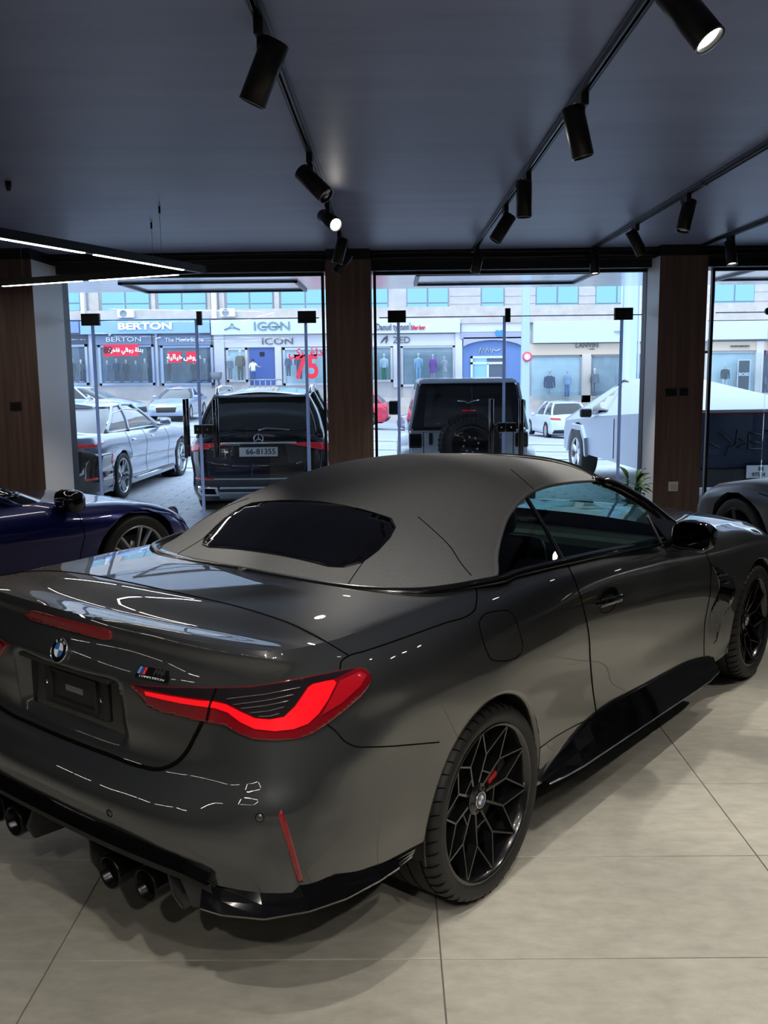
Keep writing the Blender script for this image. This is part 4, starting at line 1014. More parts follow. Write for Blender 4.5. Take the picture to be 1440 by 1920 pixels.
def loft(rings, crown=None, ns=3, crown_n=6):
    """half rings bottom->top, smooth between; optional crowned top; mirrored. returns V,F,tagrow"""
    G = np.array(rings); D = np.stack([hermite(G[:, j], ns) for j in range(G.shape[1])], 1)
    r, c, _ = D.shape; V_ = list(D.reshape(-1, 3)); F_ = grid_faces(r, c, 0, False); T_ = [i//(c-1) for i in range(len(F_))]
    if crown is not None:
        o = len(V_); top = D[-1]
        for i in range(crown_n+1):
            f = 1-i/crown_n
            for p in top: V_.append(np.array((p[0]*f, p[1], p[2]+crown*(1-f*f)*min(1, (p[0]/.4)**1.0 if p[0] < .4 else 1))))
        ff = grid_faces(crown_n+1, c, o, False); F_ += ff; T_ += [r+9]*len(ff)
    V_ = np.array(V_); Vm_ = V_.copy(); Vm_[:, 0] *= -1; n = len(V_)
    Va = np.concatenate([V_, Vm_]); Fa = F_+[tuple(i+n for i in f[::-1]) for f in F_]; Ta = T_+T_
    key = {}; idx = []; out = []
    for i, p in enumerate(np.round(Va/1e-4).astype(np.int64)):
        k = tuple(p)
        if k not in key: key[k] = len(out); out.append(Va[i])
        idx.append(key[k])
    F2_ = []; T2_ = []
    for f, t in zip(Fa, Ta):
        g = []
        for i in f:
            j = idx[i]
            if not g or j != g[-1]: g.append(j)
        if len(g) > 1 and g[0] == g[-1]: g.pop()
        if len(g) >= 3 and len(set(g)) == len(g): F2_.append(tuple(g)); T2_.append(t)
    return np.array(out), F2_, T2_
def cut_arches(V_, F_, T_, arches, xmin=.55):
    V_ = V_.copy(); ins = np.zeros(len(V_), bool)
    for (yw, zw, ra) in arches: ins |= (np.hypot(V_[:, 1]-yw, V_[:, 2]-zw) < ra) & (np.abs(V_[:, 0]) > xmin)
    kp = [i for i, f in enumerate(F_) if not all(ins[j] for j in f)]
    for (yw, zw, ra) in arches:
        d = np.hypot(V_[:, 1]-yw, V_[:, 2]-zw); m_ = ins & (d < ra)
        s = ra/np.maximum(d, 1e-6); V_[m_, 1] = yw+(V_[m_, 1]-yw)*s[m_]; V_[m_, 2] = zw+(V_[m_, 2]-zw)*s[m_]
    return V_, [F_[i] for i in kp], [T_[i] for i in kp]
def proj_patch(name, poly, axis, sgn, bvh, m, parent, off=.004, grid=.05, rim=.01, smooth=True):
    P2 = []
    for a, b in zip(poly, poly[1:]+poly[:1]):
        n = max(1, int(math.hypot(b[0]-a[0], b[1]-a[1])/grid))
        for k in range(n): P2.append(Vector((a[0]+(b[0]-a[0])*k/n, a[1]+(b[1]-a[1])*k/n)))
    nb = len(P2); us = [p.x for p in P2]; vs = [p.y for p in P2]
    def ins(x, y):
        c = False
        for a, b in zip(P2[:nb], P2[1:nb]+P2[:1]):
            if (a.y > y) != (b.y > y) and x < (b.x-a.x)*(y-a.y)/(b.y-a.y)+a.x: c = not c
        return c
    y = min(vs)+grid*.53
    while y < max(vs):
        x = min(us)+grid*.47
        while x < max(us):
            if ins(x, y): P2.append(Vector((x, y)))
            x += grid
        y += grid
    r = delaunay_2d_cdt(P2, [], [list(range(nb))], 1, 1e-5)
    ax = 'xyz'.index(axis); D = Vector((0, 0, 0)); D[ax] = -sgn; out = []; good = []; lastd = None
    for p in r[0]:
        O = Vector((0, 0, 0)); q = [p.x, p.y]; o_ = [i for i in range(3) if i != ax]; O[o_[0]] = q[0]; O[o_[1]] = q[1]; O[ax] = 30*sgn
        h = bvh.ray_cast(O, D); good.append(h[0] is not None)
        if h[0] is None: out.append(O); continue
        nn = h[1] if h[1].dot(D) < 0 else -h[1]; out.append(h[0]+nn*off)
    F_ = []
    for t in r[2]:
        if not all(good[i] for i in t): continue
        a, b, c = (out[i] for i in t[:3]); F_.append(tuple(t) if (b-a).cross(c-a).dot(D) < 0 else tuple(reversed(t)))
    if not F_: return None
    if rim:
        cnt = {(a, b) for f in F_ for a, b in zip(f, f[1:]+f[:1])}; dn = {}; F2_ = list(F_)
        for (a, b) in [e for e in cnt if (e[1], e[0]) not in cnt]:
            for i in (a, b):
                if i not in dn: dn[i] = len(out); out.append(out[i]+D*rim)
            F2_.append((b, a, dn[a], dn[b]))
        F_ = F2_
    return obj(name, out, F_, m, parent, smooth)
def ppatch2(name, poly, bvh, m, parent, **k):     # on both sides
    a = proj_patch(name, poly, 'x', 1, bvh, m, parent, **k); b = proj_patch(name, poly, 'x', -1, bvh, m, parent, **k); return a, b
def liner(arches, w, m, parent):
    for (yw, zw, ra) in arches:
        for s in (1, -1):
            lathe('wheel_well', [(ra-.002, s*(w-.06)), (ra-.002, s*(w-.35)), (0, s*(w-.35))], M['dark_void'], parent, 30, 'x', loc=(0, yw, zw))
PAINT = {}
def paint(name, c, metal=.4, rough=.3):
    return mat(name, c, rough, metal=metal, coat=1.0, coat_rough=.02)
M['carglass'] = mat('car_glass', (.008, .010, .012), .03, coat=1.0)
M['rim_silver'] = mat('rim_silver', (.55, .57, .60), .25, metal=.9)
M['rim_black'] = mat('rim_black', (.015, .015, .016), .2, metal=.6)
M['tailred'] = mat('tail_red', (.45, .01, .02), .15, coat=1.0, emit=(.9, .02, .05), es=.12)
M['headglass'] = mat('head_lamp_glass', (.5, .52, .55), .1, metal=.6, coat=1.0)
M['plate'] = mat('plate_white', (.72, .73, .74), .4); M['ink'] = mat('plate_ink', (.02, .02, .025), .5)
def basic_car(name, label, loc, rotz, S, far=False, group=None):
    """S: spec dict. returns root, body bvh, greenhouse bvh"""
    t = thing(name, label, 'car', loc, rotz, group)
    w, yr, yf = S['w'], S['yr'], S['yf']; belt = zf(S['belt']); zb0 = S.get('z0', .18); rr, rf = S.get('rr', .30), S.get('rf', .38)
    sh = zf(S.get('shoulder', [(y, z-.20) for y, z in S['belt']]))
    def low(fr): return lambda y: zb0+(sh(y)-zb0)*fr
    tuck = S.get('tuck', .965); bd = S.get('rear_in', .04)
    rings = [ring3(outline(w*.93, yr+.06+bd, yf-.06, rr, rf), zb0), ring3(outline(w*.975, yr+.02+bd*.2, yf-.02, rr, rf), low(.22)), ring3(outline(w*tuck, yr, yf, rr, rf), low(.55)),
             ring3(outline(w, yr+bd*.6, yf-.02, rr, rf), sh), ring3(outline(w*.975, yr+bd*.9, yf-.06, rr, rf), lambda y: sh(y)*.45+belt(y)*.55),
             ring3(outline(w*S.get('beltw', .92), yr+bd*1.4, yf-.12, rr, rf), belt)]
    V_, F_, T_ = loft(rings, S.get('crown', .05), 3)
    ar = [(0.0, S['R'], S['R']*1.13), (S['wb'], S['R'], S['R']*1.13)]
    V_, F_, T_ = cut_arches(V_, F_, T_, ar)
    body = obj('body', V_, F_, S['paint'], t); bb = BVHTree.FromPolygons([tuple(v) for v in V_], F_)
    g = S['gh']; rz = zf(g['roof'])
    o0 = outline(g['wb'], g['yrb'], g['yfb'], g.get('rrb', .22), g.get('rfb', .5), .02, .10); o2 = outline(g['wr'], g['yrr'], g['yfr'], g.get('rrr', .2), g.get('rfr', .35), .02, .06)
    r0 = np.array([(x, y, belt(y)-.02) for x, y in o0]); r2 = np.array([(x, y, rz(y)) for x, y in o2])
    r1 = (r0+r2)/2; r1[:, 0] += .03*np.sign(r0[:, 0]); r1[:, 2] += .01
    V_, F_, T_ = loft([r0, r1, r2], g.get('crown', .07), 4)
    mx = max(T_); fm = [1 if tt == mx else 0 for tt in T_]
    gh = obj('greenhouse', V_, F_, [M['carglass'], S.get('roofpaint', S['paint'])], t, True, fm); gb = BVHTree.FromPolygons([tuple(v) for v in V_], F_)
    # pillars and roof rails along matching stations
    n0 = len(r0)
    for st in g['pillars']:
        k = int(st*(n0-1))
        for s in (1, -1):
            P = [Vector((s*q[k][0], q[k][1], q[k][2])) for q in (r0, r1, r2)]; P = [Vector(p) for p in hermite([tuple(p) for p in P], 3)]
            tube('pillar', P, g.get('pr', .035), S['paint'], t, 8)
    for s in (1, -1):
        tube('roof_edge', [(s*p[0], p[1], p[2]) for p in r2[7:-7]], .022, S.get('roofpaint', S['paint']), t, 6)
    if not far: liner(ar, w, None, t)
    ws = S.get('wheel', ('five', M['rim_silver']))
    for yw in (0.0, S['wb']):
        for s in (1, -1):
            if far:
                wh = lathe('wheel', [(0, -.02), (S['R']*.66, -.005), (S['R']*.70, .0)], ws[1], t, 18, 'x', loc=(s*(w-.015), yw, S['R']))
                lathe('tyre', [(S['R']*.68, s*.0), (S['R']*.72, s*.012), (S['R']*.97, s*.01), (S['R'], s*-.03), (S['R'], s*-.2), (0, s*-.2)], M['rubber'], wh, 20, 'x')
            else:
                make_wheel(yw, S['R'], S['R']*S.get('rimf', .72), .25, w-.015, s, t, S['R'], ws[1], False, 1.2, ws[0], S.get('cal'))
    box('underbody', (-w*.8, yr+.25, .16), (w*.8, yf-.25, .30), M['dark_void'], t)
    return t, bb, gb, body, belt
def door_mirror_simple(t, x, y, z, m, sz=1.0):
    for s in (1, -1):
        bm = bmesh.new(); box_bm(bm, (s*(x+.10*sz), y, z), (.20*sz, .12*sz, .13*sz), .045*sz); box_bm(bm, (s*(x+.01), y+.01, z-.05*sz), (.10*sz, .05*sz, .04*sz), .01)
        from_bm('door_mirror', bm, m, t, True)
def seams(t, bb, lines, m=None, r=.004, sides=(1, -1)):
    for L_ in lines:
        for s in sides:
            P = []
            for a, b in zip(L_[:-1], L_[1:]):
                for k in range(8):
                    f = k/8; q = (a[0]+(b[0]-a[0])*f, a[1]+(b[1]-a[1])*f); h = bb.ray_cast(Vector((s*4, q[0], q[1])), Vector((-s, 0, 0)))
                    if h[0] is not None: P.append(h[0])
            if len(P) > 2: tube('panel_gap', P, r, m or M['gap'], t, 5)
def number_plate(t, x, y, z, w, h, txt, tilt=0, size=None, two=None):
    p = boxes('number_plate', [((-w/2, -.006, -h/2), (w/2, .0, h/2))], M['plate'], t, .003); p.location = (x, y, z); p.rotation_euler = (tilt, 0, 0)
    boxes('plate_frame', [((-w/2-.008, -.004, -h/2-.008), (w/2+.008, .004, -h/2)), ((-w/2-.008, -.004, h/2), (w/2+.008, .004, h/2+.008)), ((-w/2-.008, -.004, -h/2), (-w/2, .004, h/2)), ((w/2, -.004, -h/2), (w/2+.008, .004, h/2))], M['black'], p)
    for (tx, dx, dz, sz) in (two or [(txt, .03, 0, size or h*.85)]):
        o = text_mesh('characters', tx, sz, M['ink'], p, .001, bold=.0015); o.rotation_euler = (PI/2, 0, 0); o.location = (dx, -.0075, dz)
    return p
rgo = proj_patch('rear_window', RWP, 'z', 1, TB, M['dark_glass'], car, off=.003, grid=.035, rim=.004)
P = []
for a, b in zip(RWP, RWP[1:]+RWP[:1]):
    for k in range(8):
        f = k/8; h = TB.ray_cast(Vector((a[0]+(b[0]-a[0])*f, a[1]+(b[1]-a[1])*f, 3)), Vector((0, 0, -1)))
        if h[0] is not None: P.append(h[0]+Vector((0, 0, .002)))
tube('window_seal', P, 0.004, M['seal'], rgo, 6, closed=True)
# ---------------- blue sports coupe in the showroom
def sports(name, label, loc, rotz, pt, wheel, cal, wb, R):
    S = dict(w=.925, yr=-1.02, yf=wb+.74, R=R, wb=wb, paint=pt, rr=.42, rf=.55, belt=[(-1.02,.86),(-.3,.93),(.4,.90),(1.2,.88),(1.75,.86),(2.0,.80),(wb,.78),(wb+.40,.70),(wb+.74,.54)],
             shoulder=[(-1.02,.66),(0,.74),(1.0,.66),(1.8,.64),(wb,.68),(wb+.4,.58),(wb+.74,.44)], z0=.15, crown=.03, beltw=.86, wheel=wheel, cal=cal, rimf=.76,
             gh=dict(yrb=-.85, yfb=1.98, wb=.78, yrr=.25, yfr=1.05, wr=.52, roof=[(-.9,1.12),(.3,1.22),(.8,1.245),(1.2,1.20)], pillars=[.30, .68, .74], crown=.05, rrb=.4, rfb=.45, pr=.03))
    return basic_car(name, label, loc, rotz, S), S
M['blue'] = mat('gentian_blue', (.004, .006, .115), .32, metal=.4, coat=1.0, coat_rough=.015)
hub = at_z(259.7, 1047, .34); phi = math.radians(37); fv = Vector((math.sin(phi), math.cos(phi), 0)); rv = Vector((math.cos(phi), -math.sin(phi), 0))
WB1 = 2.45
bl = hub-rv*.89-fv*WB1; bl.z = 0
(t, bb, gb, body, belt), S = sports('sports_coupe', 'deep blue sports coupe with black mirror parked beside the wood wall', bl, -phi, M['blue'], ('five', M['rim_silver']), (PI-.6, PI+.2, M['cal_black']), WB1, .345)
# arched front wings and bonnet hollow
for s in (1, -1):
    P = []
    rings = []
    for (y, hw, zc_, hh) in ((1.80, .05, .775, .005), (2.0, .12, .77, .02), (2.2, .155, .755, .04), (2.45, .165, .735, .058), (2.7, .16, .69, .065), (2.88, .14, .63, .06), (3.0, .10, .57, .04), (3.08, .05, .52, .015)):
        rings.append([(s*(.735-(.03 if y > 3 else 0)-.05*max(0, y-2.9)/.4+hw*math.cos(a)), y, zc_-.03+hh*1.25*math.sin(a)) for a in np.linspace(0, PI, 13)])
    D = dense_grid(np.array(rings), .05, .04); V_ = D.reshape(-1, 3); F_ = grid_faces(D.shape[0], D.shape[1], 0, s < 0); obj('front_wing', V_, F_, M['blue'], t)
    lp = lathe('head_lamp', [(0, .035), (.06, .03), (.10, .008), (.11, -.01)], M['headglass'], t, 24, 'y', loc=(s*.69, 2.93, .58)); lp.rotation_euler = (math.radians(-38), 0, 0)
seams(t, bb, [[(1.92,.80),(1.95,.6),(1.90,.35)], [(.55,.90),(.50,.6),(.55,.35)]])
wd = [(.42,.95),(.6,1.08),(.9,1.15),(1.15,1.12),(1.62,.93),(1.2,.925)]
ppatch2('side_window', wd, gb, M['carglass'], t, off=.006)
for s in (1, -1):
    P = []
    for a, b in zip(wd, wd[1:]+wd[:1]):
        for k in range(6):
            f = k/6; h = gb.ray_cast(Vector((s*4, a[0]+(b[0]-a[0])*f, a[1]+(b[1]-a[1])*f)), Vector((-s, 0, 0)))
            if h[0] is not None: P.append(h[0]+Vector((s*.004, 0, 0)))
    if len(P) > 4: tube('window_trim', P, .009, M['black_gloss'], t, 6, closed=True)
door_mirror_simple(t, .80, 1.84, .875, M['black_gloss'], 1.25)
# ---------------- matt grey electric saloon by the right window
M['mgrey'] = mat('matt_grey', (.085, .09, .105), .40, metal=.55, coat=.25, coat_rough=.3)
hub = at_z(1383, 1016, .36); phi = math.radians(-13); fv = Vector((math.sin(phi), math.cos(phi), 0)); rv = Vector((math.cos(phi), -math.sin(phi), 0)); WB2 = 2.90
gl = hub+rv*.95-fv*WB2; gl.z = 0
S = dict(w=.985, yr=-1.02, yf=WB2+.92, R=.365, wb=WB2, paint=M['mgrey'], rr=.42, rf=.55, belt=[(-1.02,.98),(-.3,.98),(.6,.95),(1.8,.93),(2.3,.90),(WB2,.87),(WB2+.5,.78),(WB2+.92,.58)],
         shoulder=[(-1.02,.76),(0,.80),(1.2,.70),(2.0,.70),(WB2,.76),(WB2+.5,.64),(WB2+.92,.46)], z0=.15, crown=.04, beltw=.88, wheel=('turbine', M['rim_black']), cal=(.0, .75, mat('caliper_yellow', (.75, .42, .02), .35, coat=.5)), rimf=.77,
         gh=dict(yrb=-.8, yfb=2.35, wb=.82, yrr=.2, yfr=1.35, wr=.56, roof=[(-.9,1.2),(.3,1.31),(.9,1.335),(1.5,1.28)], pillars=[.30, .50, .72], crown=.05, rrb=.4, rfb=.45))
t, bb, gb, body, belt = basic_car('electric_saloon', 'matt dark grey saloon with yellow brake calipers by the right wood pillar', gl, -phi, S)
for s in (1, -1):
    proj_patch('head_lamp', [(s*.52,.70),(s*.74,.73),(s*.80,.66),(s*.76,.58),(s*.55,.60)], 'y', 1, bb, M['dark_glass'], t, off=.008, grid=.03)
    for k in range(2): proj_patch('light_bar', [(s*(.60+.08*k),.685),(s*(.65+.08*k),.69),(s*(.65+.08*k),.63),(s*(.60+.08*k),.625)], 'y', 1, bb, M['headglass'], t, off=.013, grid=.02)
seams(t, bb, [[(2.0,.86),(2.05,.6),(2.0,.3)], [(.95,.9),(.95,.6),(1.0,.3)], [(2.62,.80),(2.3,.78),(2.06,.76)]])
door_mirror_simple(t, .88, 1.95, .99, M['mgrey'], .95)
ZG = -.19
# ---------------- silver saloon outside
M['silver'] = paint('silver_paint', (.30, .34, .42), .65, .28)
rw = at_z(232, 934, ZG); phi = math.radians(3.7); rv = Vector((math.cos(phi), -math.sin(phi), 0)); c = rw-rv*.93; c.z = ZG
WB3 = 3.215
S = dict(w=.975, yr=-1.22, yf=WB3+.93, R=.365, wb=WB3, paint=M['silver'], rr=.30, rf=.42, belt=[(-1.22,1.02),(-.7,1.07),(.3,1.04),(2.0,1.0),(2.7,.98),(3.6,.90),(WB3+.93,.76)], z0=.18, wheel=('five', M['rim_silver']), rimf=.76,
         gh=dict(yrb=-.90, yfb=2.75, wb=.87, yrr=.20, yfr=1.70, wr=.64, roof=[(-1,1.30),(.2,1.43),(1.0,1.46),(1.9,1.40)], pillars=[.27, .46, .72], crown=.07, rrb=.3, rfb=.5, pr=.035))
t, bb, gb, body, belt = basic_car('luxury_saloon', 'silver luxury saloon with black rear bumper parked outside the left glass doors', c, -phi, S)
proj_patch('rear_bumper', [(-.95,.20),(.95,.20),(.95,.80),(.70,.86),(-.70,.86),(-.95,.80)], 'y', -1, bb, M['black_gloss'], t, off=.006)
ppatch2('bumper_side', [(-1.2,.22),(-.46,.25),(-.42,.50),(-.52,.78),(-1.2,.80)], bb, M['black_gloss'], t, off=.006)
for s in (1, -1):
    proj_patch('tail_lamp', [(s*.40,.88),(s*.93,.90),(s*.93,.95),(s*.42,.92)], 'y', -1, bb, M['tailred'], t, off=.010, grid=.03)
    proj_patch('bumper_reflector', [(s*.80,.42),(s*.95,.42),(s*.95,.45),(s*.80,.45)], 'y', -1, bb, M['tailred'], t, off=.012, grid=.03)
ppatch2('tail_lamp_side', [(-1.2,.90),(-.80,.93),(-.76,.97),(-1.2,.95)], bb, M['tailred'], t, off=.008, grid=.03)
ppatch2('side_reflector', [(-.50,.60),(-.44,.60),(-.47,.76),(-.51,.76)], bb, M['tailred'], t, off=.010, grid=.03)
swn = [(-.35,1.07),(-.25,1.20),(.25,1.34),(.9,1.385),(1.5,1.34),(2.15,1.05),(1.0,1.06)]
ppatch2('side_window', swn, gb, M['carglass'], t, off=.006)
for s in (1, -1):
    P = []
    for a, b in zip(swn, swn[1:]+swn[:1]):
        for k in range(6):
            f = k/6; h = gb.ray_cast(Vector((s*4, a[0]+(b[0]-a[0])*f, a[1]+(b[1]-a[1])*f)), Vector((-s, 0, 0)))
            if h[0] is not None: P.append(h[0]+Vector((s*.006, 0, 0)))
    tube('window_chrome', P, .013, M['chrome'], t, 6, closed=True)
seams(t, bb, [[(2.35,.98),(2.42,.6),(2.35,.28)], [(1.15,1.02),(1.15,.6),(1.15,.28)], [(.30,1.04),(.28,.85),(.46,.62)]])
for y in (.55, 1.55):
    for s in (1, -1):
        h = bb.ray_cast(Vector((s*4, y, .90)), Vector((-s, 0, 0)))
        if h[0] is not None: bm = bmesh.new(); box_bm(bm, h[0], (.03, .20, .035), .01); from_bm('door_handle', bm, M['chrome'], t, True)
tubes('sill_trim', [([(s*.965, .5, .27), (s*.965, 2.75, .27)], .014) for s in (1, -1)], M['chrome'], t)
door_mirror_simple(t, .90, 2.15, 1.10, M['silver'], 1.0)
# ---------------- black wagon / suv outside, seen from behind
M['obs'] = paint('obsidian_black', (.008, .010, .014), .3, .25)
S = dict(w=.975, yr=-.98, yf=3.90, R=.38, wb=2.995, paint=M['obs'], rr=.28, rf=.40, z0=.22, rear_in=.07, belt=[(-.98,1.10),(0,1.12),(2.2,1.06),(2.9,1.05),(3.6,.96),(3.9,.85)], wheel=('five', M['rim_silver']),
         gh=dict(yrb=-.86, yfb=2.55, wb=.88, yrr=-.50, yfr=1.55, wr=.665, roof=[(-1,1.60),(-.3,1.645),(.7,1.68),(1.7,1.62)], pillars=[.205, .42, .70], crown=.06, rrb=.2, rfb=.45, rrr=.16, pr=.055))
gx = at_y(483, 850, 12.7).x
t, bb, gb, body, belt = basic_car('estate_suv', 'black luxury SUV with chrome rear trim parked outside the left glass doors', (gx, 13.62, ZG), math.radians(1.5), S)
proj_patch('rear_window', [(-.66,1.17),(.66,1.17),(.70,1.25),(.58,1.55),(.50,1.59),(-.50,1.59),(-.58,1.55),(-.70,1.25)], 'y', -1, gb, M['carglass'], t, off=.006)
boxes('roof_spoiler', [((-.62,-.62,1.625),(.62,-.30,1.655))], mat('suv_roof_sky_sheen', (.35, .38, .42), .25, metal=.5, coat=1), t, .012)  # pale grey paints the sky's reflection onto the black car's spoiler
for s in (1, -1):
    tube('roof_rail', [(s*.66,-.20,1.66),(s*.67,-.10,1.74),(s*.67,.3,1.765),(s*.66,1.2,1.745),(s*.65,1.35,1.68)], .022, M['chrome'], t, 8)
    proj_patch('tail_lamp', [(s*.40,1.00),(s*.62,1.02),(s*.95,1.00),(s*.95,.89),(s*.80,.92),(s*.62,.965)], 'y', -1, bb, M['tailred'], t, off=.010, grid=.03)
    proj_patch('exhaust_trim', [(s*.55,.30),(s*.82,.30),(s*.86,.36),(s*.84,.44),(s*.58,.43)], 'y', -1, bb, M['chrome'], t, off=.012, grid=.03)
    proj_patch('exhaust_opening', [(s*.60,.33),(s*.79,.33),(s*.81,.37),(s*.79,.41),(s*.61,.40)], 'y', -1, bb, M['dark_void'], t, off=.018, grid=.03)
    proj_patch('bumper_reflector', [(s*.62,.52),(s*.88,.53),(s*.88,.55),(s*.62,.54)], 'y', -1, bb, M['tailred'], t, off=.010, grid=.03)
proj_patch('boot_chrome', [(-.52,1.005),(.52,1.005),(.50,1.025),(-.50,1.025)], 'y', -1, bb, M['chrome'], t, off=.016, grid=.03)
proj_patch('bumper_chrome', [(-.55,.40),(.55,.40),(.53,.43),(-.53,.43)], 'y', -1, bb, M['chrome'], t, off=.014, grid=.04)
proj_patch('skid_plate', [(-.55,.25),(.55,.25),(.58,.36),(-.58,.36)], 'y', -1, bb, M['alu'], t, off=.010, grid=.05)
proj_patch('plate_recess', [(-.40,.76),(.40,.76),(.36,.99),(-.36,.99)], 'y', -1, bb, M['black_plastic'], t, off=.006)
number_plate(t, 0, -1.005, .90, .52, .125, '66-81355', math.radians(-6))
o = text_mesh('dealer_line', 'AUTOMOBILES', .022, M['plate'], t, .0005); bpy.data.objects.remove(o)
V_, F_ = lathe_data([(.062+.006*math.cos(a), .006*math.sin(a)) for a in np.linspace(0, 2*PI, 9)], 28, 'y'); st = obj('star_emblem', V_, F_, M['chrome'], t); st.location = (0, -.965, 1.075)
tubes('star_rays', [([(0, 0, 0), (.060*math.sin(a), 0, .060*math.cos(a))], [.009, .002]) for a in (0, 2*PI/3, 4*PI/3)], M['chrome'], st, 6)
tube('rear_wiper', [(0,-.93,1.185),(.10,-.92,1.215),(.28,-.905,1.20),(.42,-.90,1.185)], .010, M['alu'], t, 6)
seams(t, bb, [[(1.9,1.05),(1.95,.6),(1.9,.3)], [(.8,1.1),(.8,.6),(.8,.3)]])
door_mirror_simple(t, .90, 2.0, 1.16, M['obs'], 1.1)
# ---------------- pale grey off-roader outside, seen from behind
M['jeep'] = mat('off_roader_paint', (.66, .71, .78), .35, coat=.8); M['jtop'] = mat('hard_top_black', (.016, .018, .022), .4)
jc = at_y(880, 830, 12.35)
t = thing('off_roader', 'pale grey boxy off-roader with spare wheel on its tailgate outside', 'car', (jc.x, 12.5, ZG))
def boxy(name, poly_lo, poly_hi, m, bevel=.03, parent=None):
    """frustum between two rectangles (x half, y0, y1, z)"""
    bm = bmesh.new(); vs = []
    for (hx, y0, y1, z) in (poly_lo, poly_hi): vs.append([bm.verts.new(p) for p in ((-hx, y0, z), (hx, y0, z), (hx, y1, z), (-hx, y1, z))])
    bm.faces.new(vs[0][::-1]); bm.faces.new(vs[1])
    for k in range(4): bm.faces.new((vs[0][k], vs[0][(k+1) % 4], vs[1][(k+1) % 4], vs[1][k]))
    if bevel: bmesh.ops.bevel(bm, geom=bm.edges[:], offset=bevel, segments=3, affect='EDGES')
    return from_bm(name, bm, m, parent or t, False)
boxy('tub', (.78, 0, 3.9, .55), (.80, 0, 3.9, 1.17), M['jeep'])
boxy('bonnet', (.70, 2.3, 3.95, 1.12), (.62, 2.35, 3.9, 1.26), M['jeep'])
boxy('hard_top', (.785, .0, 2.25, 1.16), (.665, .10, 1.9, 1.80), M['jtop'], .04)
boxy('roof_panel', (.675, .09, 1.92, 1.79), (.62, .16, 1.86, 1.85), M['jeep'], .02)
rw_ = prism('rear_window', [(-.60,-.004,1.22),(.60,-.004,1.22),(.55,.075,1.74),(-.55,.075,1.74)], (0, -.012, .002), M['carglass'], t)
for s in (1, -1):
    tube('hard_top_edge', [(s*.785, .02, 1.17), (s*.668, .11, 1.79)], .022, M['jeep'], t, 6)
    prism('side_window', [(s*.788,.25,1.22),(s*.786,1.9,1.22),(s*.70,1.75,1.70),(s*.695,.3,1.70)], (s*.006, 0, .002), M['carglass'], t)
    for y in (.55, 3.15):
        fl = [(s*.78, y+.56*math.cos(a), .42+.52*math.sin(a)) for a in np.linspace(-.1, PI+.1, 15)]
        V_ = []
        for p in fl: V_ += [p, (p[0]+s*.15, p[1], p[2]-.02), (p[0]+s*.155, p[1], p[2]-.07)]
        F_ = [(i*3+k, i*3+k+1, (i+1)*3+k+1, (i+1)*3+k) for i in range(14) for k in range(2)]; obj('fender_flare', V_, F_, M['jeep'], t)
        make_wheel(y, .41, .25, .28, .93, s, t, .41, M['rim_black'], False, .4, 'multi')
    lm = boxes('tail_lamp', [((s*.71-.085,-.045,.94),(s*.71+.085,.02,1.13))], M['black_plastic'], t, .02); boxes('lamp_lens', [((s*.71-.065,-.055,.96),(s*.71+.065,-.04,1.11))], M['lamp_smoke'], lm, .01)
    boxes('tailgate_hinge', [((.68,-.03,z-.03),(.78,0,z+.03)) for z in (.75, 1.05)], M['jeep'], t, .008) if s > 0 else None
    for sx in (1,): tube('body_seam', [(s*.60,-.004,.58),(s*.60,-.004,1.15)], .005, M['gap'], t, 5)
    door_m = box('door_mirror', (s*.98-.09, 2.15, 1.28), (s*.98+.09, 2.25, 1.50), M['jtop'], t, .03)
boxes('rear_bumper', [((-.86,-.16,.48),(.86,.04,.68))], M['jtop'], t, .03)
boxes('tailgate_handle', [((-.53,-.035,.98),(-.48,-.005,1.14))], M['jtop'], t, .012)
sp_ = bpy.data.objects
V_, F_ = lathe_data([(.13, -.02), (.25, -.03), (.27, -.05), (.30, -.075), (.38, -.09), (.405, -.07), (.42, -.03), (.42, .14), (.30, .17), (0, .17)], 48, 'y'); spare = obj('spare_wheel', V_, F_, M['rubber'], t); spare.location = (.01, -.24, 1.0)
lathe('spare_rim', [(0, -.04), (.06, -.05), (.16, -.03), (.24, -.035), (.255, -.045)], M['rim_black'], spare, 32, 'y')
lg = []
for k in range(40):
    a = 2*PI*k/40; bm_ = ((.405*math.cos(a), -.075, .405*math.sin(a)), (.428*math.cos(a), -.03, .428*math.sin(a))); lg.append(([bm_[0], bm_[1]], .014))
tubes('tread_blocks', lg, M['rubber'], spare, 5)['kind'] = 'stuff'
for k in range(8):
    a = 2*PI*k/8+.2; lathe('lug', [(.014, -.01), (.014, -.045), (0, -.045)], M['alu'], spare, 8, 'y', loc=(.10*math.cos(a), -.005, .10*math.sin(a)))
for k, ch in enumerate('DESTINATION'):
    a = math.radians(140-k*9.2); o = text_mesh('tyre_lettering', ch, .055, mat('tyre_letter', (.12, .12, .12), .6) if 'tyre_letter' not in bpy.data.materials else bpy.data.materials['tyre_letter'], spare, .001); o.location = (.345*math.cos(a), -.089, .345*math.sin(a)); o.rotation_euler = (PI/2, -(a-PI/2), 0)
tube('high_brake_light', [(-.09,-.02,1.43),(.09,-.02,1.43)], .012, M['tailred'], t, 6)
tube('window_emblem', [(-.14,.035,1.56),(-.05,.03,1.55),(0,.03,1.52),(.05,.03,1.55),(.14,.035,1.57)], .010, M['chrome'], t, 6)
